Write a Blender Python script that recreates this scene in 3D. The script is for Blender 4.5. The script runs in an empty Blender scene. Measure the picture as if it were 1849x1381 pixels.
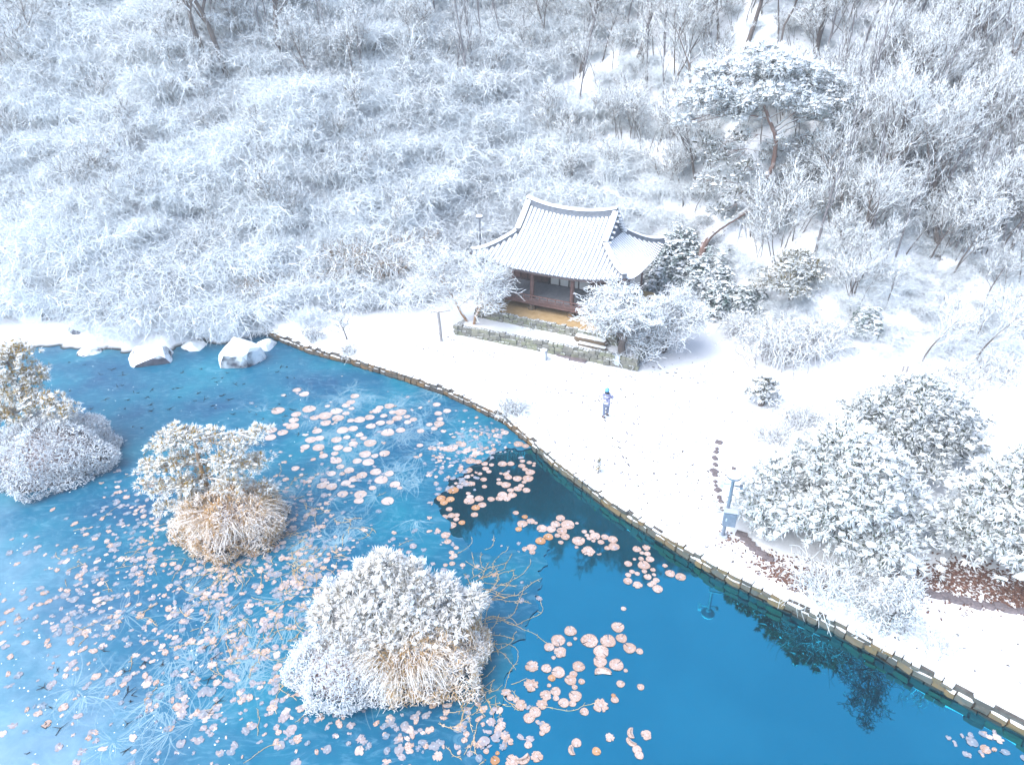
import bpy, bmesh, math, random
import numpy as np
from mathutils import Vector, Matrix

# ------------------------------------------------------------------ camera, sky, sun, exposure
SC = bpy.context.scene
COL = SC.collection
HC, PITCH, FPX, PW, PH = 20.0, math.radians(29.0), 1249.0, 1849.0, 1381.0
cam_d = bpy.data.cameras.new('camera')
cam_d.sensor_width = 36.0
cam_d.lens = 36.0 * FPX / PW
cam_d.clip_start, cam_d.clip_end = 0.1, 1000.0
cam = bpy.data.objects.new('camera', cam_d)
cam.location = (0, 0, HC)
cam.rotation_euler = (math.pi / 2 - PITCH, 0, 0)
COL.objects.link(cam)
SC.camera = cam

SUN_EL, SUN_AZ = math.radians(50), math.radians(238)      # azimuth measured from +Y towards +X
world = bpy.data.worlds.new('World')
SC.world = world
world.use_nodes = True
wn, wl = world.node_tree.nodes, world.node_tree.links
sky = wn.new('ShaderNodeTexSky')
sky.sky_type = 'NISHITA'
sky.sun_disc = False
sky.sun_elevation, sky.sun_rotation = SUN_EL, SUN_AZ
sky.air_density, sky.dust_density, sky.ozone_density = 1.0, 1.4, 1.0
wl.new(sky.outputs[0], wn['Background'].inputs[0])
wn['Background'].inputs[1].default_value = 0.15
sun_d = bpy.data.lights.new('sun', 'SUN')
sun_d.energy, sun_d.angle, sun_d.color = 2.2, math.radians(60), (1.0, 0.98, 0.955)
sun = bpy.data.objects.new('sun', sun_d)
sd = Vector((math.sin(SUN_AZ) * math.cos(SUN_EL), math.cos(SUN_AZ) * math.cos(SUN_EL), math.sin(SUN_EL)))
sun.rotation_euler = (-sd).to_track_quat('-Z', 'Y').to_euler()
sun.location = (0, 0, 60)
COL.objects.link(sun)
SC.view_settings.view_transform = 'Standard'
SC.view_settings.look = 'None'
SC.view_settings.exposure = 1.4
SC.view_settings.gamma = 1.0
SC.cycles.max_bounces = 6
SC.cycles.diffuse_bounces = 3
SC.cycles.glossy_bounces = 3
SC.cycles.transparent_max_bounces = 8

# ------------------------------------------------------------------ picture <-> place
CP, SP = math.cos(PITCH), math.sin(PITCH)
def ray(px, py):
    x, y = (px - PW / 2) / FPX, -(py - PH / 2) / FPX
    return np.array([x, CP + y * SP, -SP + y * CP])
def at(px, py, z=0.0):
    d = ray(px, py)
    return np.array([0, 0, HC]) + d * ((z - HC) / d[2])
def at_y(px, py, Y):
    d = ray(px, py)
    return np.array([0, 0, HC]) + d * (Y / d[1])
def depth_of(p):
    return p[1] * CP - (p[2] - HC) * SP

# ------------------------------------------------------------------ mesh helpers
class MB:
    def __init__(s):
        s.v, s.f, s.n, s.uv = [], [], 0, []
    def add(s, V, F, m=0, smooth=False):
        V = np.asarray(V, float).reshape(-1, 3)
        F = np.asarray(F, int)
        s.f.append((F + s.n, np.full(len(F), m), np.full(len(F), smooth)))
        s.v.append(V)
        s.n += len(V)
        return s
    def mesh(s, name, mats, uv=None):
        me = bpy.data.meshes.new(name)
        V = np.concatenate(s.v)
        loops = np.concatenate([f.ravel() for f, _, _ in s.f])
        tot = np.concatenate([np.full(len(f), f.shape[1]) for f, _, _ in s.f])
        st = np.concatenate([[0], np.cumsum(tot)[:-1]])
        me.vertices.add(len(V)); me.vertices.foreach_set('co', V.ravel())
        me.loops.add(len(loops)); me.loops.foreach_set('vertex_index', loops.astype(np.int32))
        me.polygons.add(len(tot)); me.polygons.foreach_set('loop_start', st.astype(np.int32))
        me.polygons.foreach_set('material_index', np.concatenate([m for _, m, _ in s.f]).astype(np.int32))
        me.polygons.foreach_set('use_smooth', np.concatenate([k for _, _, k in s.f]).astype(bool))
        for m in (mats if isinstance(mats, (list, tuple)) else [mats]):
            me.materials.append(m)
        me.update(calc_edges=True)
        if uv is not None:
            l = me.uv_layers.new(name='UVMap')
            l.data.foreach_set('uv', np.asarray(uv)[loops].astype(np.float32).ravel())
        return me
    def build(s, name, mats, parent=None, uv=None):
        return link(name, s.mesh(name, mats, uv), parent)

def link(name, me, parent=None, loc=None, rot=None, scale=None):
    o = bpy.data.objects.new(name, me)
    COL.objects.link(o)
    if parent: o.parent = parent
    if loc is not None: o.location = [float(a) for a in loc]
    if rot is not None: o.rotation_euler = rot
    if scale is not None: o.scale = (scale,) * 3 if np.isscalar(scale) else scale
    return o
def tag(o, label, cat, group=None, kind=None):
    o['label'] = label
    o['category'] = cat
    if group: o['group'] = group
    if kind: o['kind'] = kind
    return o
def thing(name, label, cat, loc=(0, 0, 0), rotz=0.0, group=None, scale=None):
    return tag(link(name, None, None, loc, (0, 0, rotz), scale), label, cat, group)

def norm(a):
    return a / np.maximum(np.linalg.norm(a, axis=-1, keepdims=True), 1e-9)
def prisms(mb, A, B, ra, rb, m=0, k=3, seed=0):
    A, B = np.asarray(A, float), np.asarray(B, float)
    n = len(A)
    if n == 0: return
    ra = np.broadcast_to(np.asarray(ra, float), (n,)); rb = np.broadcast_to(np.asarray(rb, float), (n,))
    d = norm(B - A)
    h = np.where(np.abs(d[:, 2:3]) > 0.9, np.array([[1., 0, 0]]), np.array([[0, 0, 1.]]))
    s = norm(np.cross(d, h)); t = np.cross(d, s)
    ph = np.random.default_rng(seed).uniform(0, 6.283, n) if k == 3 else np.zeros(n)
    V = np.empty((n, 2 * k, 3))
    for i in range(k):
        a = ph + 6.28319 * i / k
        off = s * np.cos(a)[:, None] + t * np.sin(a)[:, None]
        V[:, i] = A + off * ra[:, None]
        V[:, k + i] = B + off * rb[:, None]
    F = np.array([[i, (i + 1) % k, k + (i + 1) % k, k + i] for i in range(k)])
    mb.add(V.reshape(-1, 3), (np.arange(n)[:, None, None] * 2 * k + F[None]).reshape(-1, 4), m)
def tube(mb, P, R, k=6, m=0, cap=True, smooth=True, flat=1.0):
    P = np.asarray(P, float); n = len(P)
    R = np.broadcast_to(np.asarray(R, float), (n,))
    T = norm(np.gradient(P, axis=0))
    V = []
    s = None
    for i in range(n):
        if s is None:
            h = np.array([1., 0, 0]) if abs(T[i, 2]) > 0.9 else np.array([0, 0, 1.])
            s = norm(np.cross(T[i], h))
        s = norm(s - T[i] * np.dot(s, T[i])); t = np.cross(T[i], s)
        for j in range(k):
            a = 6.28319 * j / k
            V.append(P[i] + (s * math.cos(a) + t * math.sin(a) * flat) * R[i])
    F = [[i * k + j, i * k + (j + 1) % k, (i + 1) * k + (j + 1) % k, (i + 1) * k + j] for i in range(n - 1) for j in range(k)]
    mb.add(V, F, m, smooth)
    if cap:
        mb.add(np.array(V[:k]), [list(range(k))[::-1]], m)
        mb.add(np.array(V[-k:]), [list(range(k))], m)
def box(mb, c, s, m=0, rz=0.0, M=None):
    V = np.array([[x, y, z] for x in (-.5, .5) for y in (-.5, .5) for z in (-.5, .5)]) * np.array(s)
    if rz:
        ca, sa = math.cos(rz), math.sin(rz)
        V = V @ np.array([[ca, sa, 0], [-sa, ca, 0], [0, 0, 1]])
    if M is not None: V = V @ M.T
    mb.add(V + np.array(c), [[0, 1, 3, 2], [4, 6, 7, 5], [0, 4, 5, 1], [2, 3, 7, 6], [0, 2, 6, 4], [1, 5, 7, 3]], m)
_ico = None
def ico(sub=1):
    bm = bmesh.new(); bmesh.ops.create_icosphere(bm, subdivisions=sub, radius=1)
    V = np.array([v.co[:] for v in bm.verts]); F = np.array([[v.index for v in f.verts] for f in bm.faces])
    bm.free(); return V, F
ICO1, ICO2, ICO3 = ico(1), ico(2), ico(3)
def blobs(mb, C, S, m=0, seed=0, jit=0.25, smooth=False, base=ICO1):
    rg = np.random.default_rng(seed); V, F = base; n = len(C)
    if n == 0: return
    S = np.broadcast_to(np.asarray(S, float).reshape(-1, 1) if np.ndim(S) == 1 else np.asarray(S, float), (n, 3))
    W = V[None] * (1 + rg.uniform(-jit, jit, (n, len(V), 1))) * S[:, None, :]
    a = rg.uniform(0, 6.283, n); ca, sa = np.cos(a)[:, None], np.sin(a)[:, None]
    X = W[..., 0] * ca - W[..., 1] * sa; Y = W[..., 0] * sa + W[..., 1] * ca
    W = np.stack([X, Y, W[..., 2]], -1) + np.asarray(C)[:, None, :]
    mb.add(W.reshape(-1, 3), (np.arange(n)[:, None, None] * len(V) + F[None]).reshape(-1, F.shape[1]), m, smooth)
def wob(x, y, s, seed=0):
    """smooth pseudo noise in about -1..1"""
    x, y = np.asarray(x, float) / s, np.asarray(y, float) / s
    o = seed * 1.7
    return (np.sin(x * 1.0 + y * 0.7 + o) + np.sin(x * -0.8 + y * 1.3 + 1.3 + o * 2) + np.sin(x * 1.9 - y * 0.6 + 2.1 + o)
            + 0.6 * np.sin(x * 2.3 + y * 2.9 + o * 3)) / 3.0

# ------------------------------------------------------------------ materials
def mat(name):
    m = bpy.data.materials.new(name); m.use_nodes = True
    return m, m.node_tree.nodes, m.node_tree.links, m.node_tree.nodes['Principled BSDF']
def rgb(c): return (c[0], c[1], c[2], 1.0)
def ramp(N, L, src, stops):
    r = N.new('ShaderNodeValToRGB'); e = r.color_ramp.elements
    while len(e) < len(stops): e.new(0.5)
    for k, (p, c) in enumerate(stops): e[k].position = p; e[k].color = rgb(c)
    L.new(src, r.inputs[0]); return r.outputs[0]
def noise(N, L, scale, detail=3, coord='Object', rough=0.6):
    t = N.new('ShaderNodeTexCoord'); n = N.new('ShaderNodeTexNoise')
    n.inputs['Scale'].default_value = scale; n.inputs['Detail'].default_value = detail; n.inputs['Roughness'].default_value = rough
    L.new(t.outputs[coord], n.inputs['Vector']); return n.outputs['Fac']
def math_n(N, L, op, a, b=None, c=None, clamp=False):
    n = N.new('ShaderNodeMath'); n.operation = op; n.use_clamp = clamp
    for k, v in enumerate((a, b, c)):
        if v is None: continue
        if isinstance(v, (int, float)): n.inputs[k].default_value = v
        else: L.new(v, n.inputs[k])
    return n.outputs[0]
def mixc(N, L, fac, a, b):
    n = N.new('ShaderNodeMix'); n.data_type = 'RGBA'
    for k, v in ((0, fac), (6, a), (7, b)):
        if isinstance(v, (int, float)): n.inputs[k].default_value = v
        elif isinstance(v, tuple): n.inputs[k].default_value = rgb(v)
        else: L.new(v, n.inputs[k])
    return n.outputs[2]
SNOW = (0.84, 0.895, 0.93)
def bump(N, L, bs, h, strength=0.3, dist=0.05):
    b = N.new('ShaderNodeBump'); b.inputs['Strength'].default_value = strength; b.inputs['Distance'].default_value = dist
    L.new(h, b.inputs['Height']); L.new(b.outputs[0], bs.inputs['Normal'])
def plain(name, stops, scale=3.0, rough=0.7, bstr=0.2, spec=0.3, metal=0.0, detail=4, coord='Object'):
    m, N, L, bs = mat(name)
    f = noise(N, L, scale, detail, coord)
    L.new(ramp(N, L, f, stops), bs.inputs['Base Color'])
    bs.inputs['Roughness'].default_value = rough; bs.inputs['Specular IOR Level'].default_value = spec; bs.inputs['Metallic'].default_value = metal
    if bstr: bump(N, L, bs, f, bstr)
    return m
def snowy(name, stops, lo=0.0, hi=0.35, nscale=2.0, namp=0.5, scale=3.0, rough=0.8, rand=False, snow=SNOW, coord='Object', bstr=0.0, big=0.0, bigscale=0.16):
    """the thing's own colour where it faces down or sideways, lying snow where it faces up"""
    m, N, L, bs = mat(name)
    g = N.new('ShaderNodeNewGeometry'); sx = N.new('ShaderNodeSeparateXYZ')
    L.new(g.outputs['True Normal'], sx.inputs[0])
    f = noise(N, L, nscale, 2, coord)
    v = math_n(N, L, 'MULTIPLY_ADD', math_n(N, L, 'SUBTRACT', f, 0.5), namp * 2, sx.outputs[2])
    if big:      # drifts: whole patches carry more or less snow
        bn = N.new('ShaderNodeTexNoise'); bn.inputs['Scale'].default_value = bigscale; bn.inputs['Detail'].default_value = 4
        L.new(g.outputs['Position'], bn.inputs['Vector'])
        v = math_n(N, L, 'MULTIPLY_ADD', math_n(N, L, 'SUBTRACT', bn.outputs['Fac'], 0.5), big * 2, v)
    mr = N.new('ShaderNodeMapRange'); mr.interpolation_type = 'SMOOTHSTEP'
    mr.inputs[1].default_value, mr.inputs[2].default_value = lo, hi
    L.new(v, mr.inputs[0])
    src = noise(N, L, scale, 3, coord)
    if rand:
        oi = N.new('ShaderNodeObjectInfo')
        src = math_n(N, L, 'MULTIPLY_ADD', src, 0.35, math_n(N, L, 'MULTIPLY', oi.outputs['Random'], 0.65))
    L.new(mixc(N, L, mr.outputs[0], ramp(N, L, src, stops), snow), bs.inputs['Base Color'])
    bs.inputs['Roughness'].default_value = rough; bs.inputs['Specular IOR Level'].default_value = 0.2
    if bstr: bump(N, L, bs, src, bstr)
    return m

M = {}
m, N, L, bs = mat('snow_ground'); M['ground'] = m
f1 = noise(N, L, 0.9, 6); f2 = noise(N, L, 9.0, 4, rough=0.75)
h = math_n(N, L, 'ADD', f1, math_n(N, L, 'MULTIPLY', f2, 0.25))
g = N.new('ShaderNodeNewGeometry'); sx = N.new('ShaderNodeSeparateXYZ'); L.new(g.outputs['True Normal'], sx.inputs[0])
tc = N.new('ShaderNodeTexCoord'); sp = N.new('ShaderNodeSeparateXYZ'); L.new(tc.outputs['Object'], sp.inputs[0])
hillm = math_n(N, L, 'MULTIPLY', math_n(N, L, 'SUBTRACT', sp.outputs[2], 0.9, clamp=True), 1.0, clamp=True)
brush = N.new('ShaderNodeMapRange'); brush.inputs[1].default_value, brush.inputs[2].default_value = 0.54, 0.66; L.new(noise(N, L, 3.0, 8, rough=0.8), brush.inputs[0])
woods = N.new('ShaderNodeMapRange'); woods.inputs[1].default_value, woods.inputs[2].default_value = 23.0, 30.0; L.new(sp.outputs[2], woods.inputs[0])
brush2 = N.new('ShaderNodeMapRange'); brush2.inputs[1].default_value, brush2.inputs[2].default_value = 0.40, 0.56; L.new(noise(N, L, 1.1, 8, rough=0.8), brush2.inputs[0])
lh = math_n(N, L, 'MULTIPLY_ADD', sp.outputs[0], -0.1, 0.5, clamp=True)
br_ = math_n(N, L, 'MAXIMUM', brush.outputs[0], math_n(N, L, 'MULTIPLY', lh, 0.15))
dark = math_n(N, L, 'MAXIMUM', math_n(N, L, 'MULTIPLY', hillm, br_), math_n(N, L, 'MULTIPLY', woods.outputs[0], brush2.outputs[0]))
wet = N.new('ShaderNodeMapRange'); wet.inputs[1].default_value, wet.inputs[2].default_value = -0.45, -0.62; L.new(sp.outputs[2], wet.inputs[0])
c = mixc(N, L, dark, (0.86, 0.89, 0.93), (0.12, 0.105, 0.1))
L.new(mixc(N, L, wet.outputs[0], c, (0.035, 0.05, 0.055)), bs.inputs['Base Color'])
bs.inputs['Roughness'].default_value = 0.7; bs.inputs['Specular IOR Level'].default_value = 0.2
bump(N, L, bs, h, 0.25, 0.06)
M['snow'] = plain('snow', [(0.3, (0.84, 0.87, 0.92)), (0.7, (0.9, 0.92, 0.94))], 4, 0.7, 0.25)
M['bark'] = snowy('bark_grey', [(0.3, (0.09, 0.075, 0.07)), (0.7, (0.17, 0.145, 0.135))], 0.4, 0.75, 1.3, 0.6, bstr=0.4)
M['twig'] = snowy('twig_snow', [(0.3, (0.075, 0.06, 0.055)), (0.7, (0.19, 0.15, 0.13))], -0.45, 0.0, 0.9, 0.35)
M['cane'] = snowy('cane_snow', [(0.3, (0.15, 0.145, 0.15)), (0.7, (0.3, 0.27, 0.26))], -1.1, -0.4, 0.5, 0.3, big=1.2)
M['cane_mid'] = snowy('cane_mid', [(0.3, (0.09, 0.075, 0.07)), (0.7, (0.22, 0.18, 0.15))], -0.3, 0.25, 0.5, 0.5)
M['twig_mid'] = snowy('twig_mid', [(0.3, (0.04, 0.035, 0.03)), (0.7, (0.12, 0.09, 0.08))], 0.1, 0.5, 0.9, 0.35)
M['cane_bare'] = snowy('cane_bare', [(0.3, (0.07, 0.06, 0.05)), (0.7, (0.15, 0.12, 0.1))], 0.5, 0.9, 0.5, 0.3)
M['twig_bare'] = snowy('twig_bare', [(0.3, (0.03, 0.03, 0.03)), (0.7, (0.07, 0.06, 0.055))], 0.75, 1.0, 0.9, 0.3)
M['bark_red'] = snowy('bark_red_pine', [(0.3, (0.16, 0.1, 0.085)), (0.7, (0.3, 0.2, 0.17))], 0.15, 0.5, 1.5, 0.6, bstr=0.5)
M['bark_orange'] = snowy('bark_orange', [(0.3, (0.24, 0.14, 0.08)), (0.7, (0.4, 0.28, 0.18))], 0.3, 0.7, 2.5, 0.6, bstr=0.4)
M['clump'] = snowy('snow_clump', [(0.3, (0.05, 0.06, 0.04)), (0.7, (0.1, 0.1, 0.06))], -0.3, 0.0, 1.6, 0.1)
M['needle_white'] = snowy('needle_white', [(0.3, (0.05, 0.06, 0.04)), (0.7, (0.42, 0.3, 0.12))], -0.2, 0.35, 1.4, 0.65, snow=(0.9, 0.895, 0.88))  # warm light put into the snow colour of the front island
M['needle_heavy'] = snowy('needle_heavy', [(0.3, (0.05, 0.06, 0.04)), (0.7, (0.16, 0.15, 0.1))], -1.0, -0.5, 1.6, 0.4)
M['needle_olive'] = snowy('needle_olive', [(0.3, (0.09, 0.095, 0.04)), (0.55, (0.2, 0.16, 0.06)), (0.75, (0.32, 0.16, 0.06))], 0.0, 0.4, 1.6, 0.6, scale=1.2)
M['needle'] = snowy('needle_green', [(0.3, (0.03, 0.05, 0.03)), (0.7, (0.13, 0.15, 0.07))], -0.3, 0.1, 1.6, 0.5)
M['needle_dull'] = snowy('needle_dull', [(0.3, (0.06, 0.065, 0.05)), (0.6, (0.14, 0.14, 0.10)), (0.8, (0.3, 0.19, 0.12))], -0.3, 0.2, 0.9, 0.6, scale=1.2)
M['needle_gold'] = snowy('needle_gold', [(0.3, (0.3, 0.2, 0.04)), (0.55, (0.55, 0.34, 0.06)), (0.75, (0.6, 0.28, 0.03))], 0.1, 0.5, 1.6, 0.7, scale=1.5)
M['leaf'] = snowy('leaf_evergreen', [(0.3, (0.02, 0.075, 0.075)), (0.7, (0.07, 0.15, 0.11))], 0.55, 0.95, 1.6, 0.6)
M['azalea'] = snowy('azalea_twig', [(0.3, (0.13, 0.07, 0.075)), (0.7, (0.3, 0.22, 0.21))], -0.5, 0.0, 1.1, 0.45)
M['reed'] = snowy('reed_straw', [(0.3, (0.5, 0.29, 0.09)), (0.7, (0.68, 0.46, 0.2))], 0.2, 0.7, 0.8, 0.75, snow=(0.9, 0.88, 0.85))  # snow tinted cream, warm light painted in
M['reed_pale'] = snowy('reed_pale', [(0.3, (0.5, 0.28, 0.08)), (0.7, (0.68, 0.44, 0.19))], 0.1, 0.6, 0.9, 0.85, snow=(0.9, 0.88, 0.86))  # same cream snow, its warmth is painted light
M['straw'] = plain('straw', [(0.3, (0.5, 0.34, 0.16)), (0.7, (0.66, 0.5, 0.3))], 2, 0.8, 0)
M['mound'] = snowy('island_soil', [(0.3, (0.035, 0.03, 0.028)), (0.7, (0.09, 0.07, 0.06))], 0.9, 1.2, 1.5, 0.3)
M['stone'] = snowy('wall_stone', [(0.15, (0.075, 0.07, 0.065)), (0.4, (0.14, 0.115, 0.09)), (0.6, (0.2, 0.125, 0.06)), (0.75, (0.11, 0.105, 0.095)), (0.95, (0.19, 0.155, 0.115))], 0.55, 0.95, 3.5, 0.6, scale=4, rand=True, bstr=0.5)
M['stone_mossy'] = snowy('terrace_stone', [(0.15, (0.13, 0.135, 0.12)), (0.45, (0.22, 0.215, 0.19)), (0.7, (0.2, 0.215, 0.15)), (0.95, (0.29, 0.27, 0.24))], 0.8, 1.1, 3.0, 0.45, scale=4, rand=True, bstr=0.5)
M['dome_core'] = plain('frosted_twig_mass', [(0.42, (0.12, 0.08, 0.08)), (0.5, (0.35, 0.3, 0.29)), (0.58, (0.8, 0.83, 0.87))], 9, 0.9, 0.6, detail=6)
M['stone_darkened'] = plain('darkened_stone', [(0.3, (0.012, 0.013, 0.012)), (0.7, (0.04, 0.036, 0.03))], 5, 0.5, 0.4)  # bottom wall course painted near black so its mirror image reads dark
M['stone_bare'] = plain('bare_stone', [(0.3, (0.11, 0.1, 0.115)), (0.7, (0.24, 0.2, 0.2))], 5, 0.9, 0.4)
M['mortar'] = plain('mortar_earth', [(0.3, (0.06, 0.055, 0.05)), (0.7, (0.12, 0.11, 0.1))], 5, 0.9)
M['rock'] = snowy('shore_rock', [(0.3, (0.05, 0.06, 0.085)), (0.7, (0.15, 0.16, 0.2))], 0.3, 0.62, 0.9, 0.55, scale=2.0, bstr=0.6)
M['rock_snow'] = snowy('snowed_boulder', [(0.3, (0.05, 0.06, 0.085)), (0.7, (0.15, 0.16, 0.2))], -0.3, 0.15, 1.1, 0.6, scale=2.0, bstr=0.6)
M['tile'] = plain('roof_tile', [(0.3, (0.12, 0.14, 0.17)), (0.7, (0.22, 0.24, 0.28))], 5, 0.7)
M['tile_dark'] = plain('roof_underlay', [(0.35, (0.07, 0.09, 0.12)), (0.6, (0.16, 0.19, 0.24)), (0.75, (0.6, 0.65, 0.7))], 3, 0.8)
M['wood'] = plain('wood_red_brown', [(0.3, (0.11, 0.065, 0.06)), (0.7, (0.2, 0.12, 0.11))], 6, 0.7)
M['wood_dark'] = plain('wood_dark', [(0.3, (0.06, 0.05, 0.055)), (0.7, (0.14, 0.11, 0.11))], 6, 0.75)
M['floor'] = plain('floor_board', [(0.3, (0.28, 0.3, 0.34)), (0.7, (0.4, 0.42, 0.46))], 4, 0.6)
M['paper'] = plain('door_paper', [(0.3, (0.78, 0.78, 0.76)), (0.7, (0.85, 0.85, 0.83))], 2, 0.9, 0)
M['earth'] = plain('earth_tan', [(0.3, (0.42, 0.28, 0.13)), (0.7, (0.55, 0.4, 0.22))], 2.5, 0.95, 0.3)
M['plaster'] = plain('plaster', [(0.3, (0.5, 0.47, 0.44)), (0.7, (0.62, 0.6, 0.57))], 2, 0.9)
M['metal'] = plain('metal_grey_blue', [(0.3, (0.16, 0.19, 0.24)), (0.7, (0.22, 0.25, 0.31))], 8, 0.45, 0.05, 0.5, 0.3)
M['metal_pale'] = plain('metal_pale', [(0.3, (0.42, 0.47, 0.54)), (0.7, (0.52, 0.57, 0.63))], 8, 0.5, 0.05, 0.5)
M['wood_post'] = snowy('post_weathered', [(0.3, (0.24, 0.23, 0.23)), (0.7, (0.36, 0.35, 0.35))], 0.7, 0.9, 3, 0.2)
M['litter'] = plain('leaf_litter', [(0.25, (0.09, 0.055, 0.05)), (0.5, (0.16, 0.085, 0.065)), (0.75, (0.27, 0.16, 0.11))], 7, 0.9, 0)
M['litter_dark'] = plain('leaf_litter_dark', [(0.3, (0.07, 0.065, 0.07)), (0.7, (0.18, 0.16, 0.16))], 7, 0.9, 0)
M['twig_dark'] = plain('fallen_twig', [(0.3, (0.015, 0.02, 0.025)), (0.7, (0.05, 0.05, 0.05))], 7, 0.9, 0)
M['jacket'] = plain('jacket_pattern', [(0.42, (0.13, 0.14, 0.24)), (0.5, (0.45, 0.45, 0.62)), (0.58, (0.72, 0.72, 0.86))], 7, 0.9, 0)
M['trousers'] = plain('trousers', [(0.3, (0.13, 0.16, 0.23)), (0.7, (0.19, 0.22, 0.3))], 6, 0.9, 0)
M['hat'] = plain('hat_blue', [(0.3, (0.12, 0.36, 0.62)), (0.7, (0.17, 0.44, 0.7))], 9, 0.9, 0)
M['dark'] = plain('dark_cloth', [(0.3, (0.02, 0.025, 0.04)), (0.7, (0.05, 0.06, 0.08))], 9, 0.9, 0)
M['skin'] = plain('skin', [(0.3, (0.5, 0.33, 0.25)), (0.7, (0.56, 0.38, 0.29))], 9, 0.6, 0)

m, N, L, bs = mat('pond_water'); M['water'] = m
gl = N.new('ShaderNodeBsdfGlossy'); gl.inputs['Roughness'].default_value = 0.03
gl.inputs['Color'].default_value = rgb((0.04, 0.70, 0.95))
df = N.new('ShaderNodeBsdfDiffuse'); mx = N.new('ShaderNodeMixShader')
df.inputs['Color'].default_value = rgb((0.0, 0.012, 0.03))
L.new(ramp(N, L, noise(N, L, 0.22, 6, rough=0.65), [(0.45, (0.0, 0.010, 0.028)), (0.75, (0.008, 0.06, 0.10))]), df.inputs['Color'])
fr = N.new('ShaderNodeFresnel'); fr.inputs[0].default_value = 1.33
L.new(math_n(N, L, 'MULTIPLY_ADD', fr.outputs[0], 1.5, 0.52, clamp=True), mx.inputs[0])
L.new(df.outputs[0], mx.inputs[1]); L.new(gl.outputs[0], mx.inputs[2]); L.new(mx.outputs[0], N['Material Output'].inputs[0])
b = N.new('ShaderNodeBump'); b.inputs['Strength'].default_value = 0.012; b.inputs['Distance'].default_value = 0.05
L.new(noise(N, L, 1.2, 2), b.inputs['Height']); L.new(b.outputs[0], gl.inputs['Normal'])

m, N, L, bs = mat('pond_ice'); M['ice'] = m
tc = N.new('ShaderNodeTexCoord'); sp = N.new('ShaderNodeSeparateXYZ'); L.new(tc.outputs['Object'], sp.inputs[0])
f = noise(N, L, 0.22, 5, rough=0.6)
c = ramp(N, L, f, [(0.3, (0.0, 0.075, 0.17)), (0.5, (0.0, 0.125, 0.22)), (0.68, (0.004, 0.18, 0.27))])
# ice colour gets paler towards the near left end of the pond, broken by noise
frost = math_n(N, L, 'MULTIPLY_ADD', sp.outputs[0], -0.075, math_n(N, L, 'MULTIPLY_ADD', sp.outputs[1], -0.085, 0.8))
frost = math_n(N, L, 'ADD', frost, math_n(N, L, 'MULTIPLY', math_n(N, L, 'SUBTRACT', noise(N, L, 0.35, 6, rough=0.7), 0.5), 1.3))
mr = N.new('ShaderNodeMapRange'); mr.interpolation_type = 'SMOOTHSTEP'; mr.inputs[1].default_value, mr.inputs[2].default_value = 0.1, 1.3
mr.inputs[4].default_value = 0.55
L.new(frost, mr.inputs[0])
c = mixc(N, L, mr.outputs[0], c, (0.42, 0.60, 0.72))
# wispy streaks of frost
mp = N.new('ShaderNodeMapping'); mp.inputs['Rotation'].default_value = (0, 0, 0.5); mp.inputs['Scale'].default_value = (0.7, 1.5, 1)
L.new(tc.outputs['Object'], mp.inputs[0]); wn_ = N.new('ShaderNodeTexNoise'); wn_.inputs['Scale'].default_value = 1.0; wn_.inputs['Detail'].default_value = 8; wn_.inputs['Roughness'].default_value = 0.7; wn_.inputs['Distortion'].default_value = 3.0
L.new(mp.outputs[0], wn_.inputs['Vector'])
mr2 = N.new('ShaderNodeMapRange'); mr2.inputs[1].default_value, mr2.inputs[2].default_value = 0.5, 0.8; mr2.inputs[4].default_value = 0.4; L.new(wn_.outputs[0], mr2.inputs[0])
c = mixc(N, L, mr2.outputs[0], c, (0.28, 0.50, 0.62))
L.new(c, bs.inputs['Base Color']); bs.inputs['Roughness'].default_value = 0.35; bs.inputs['Specular IOR Level'].default_value = 0.5

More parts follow.
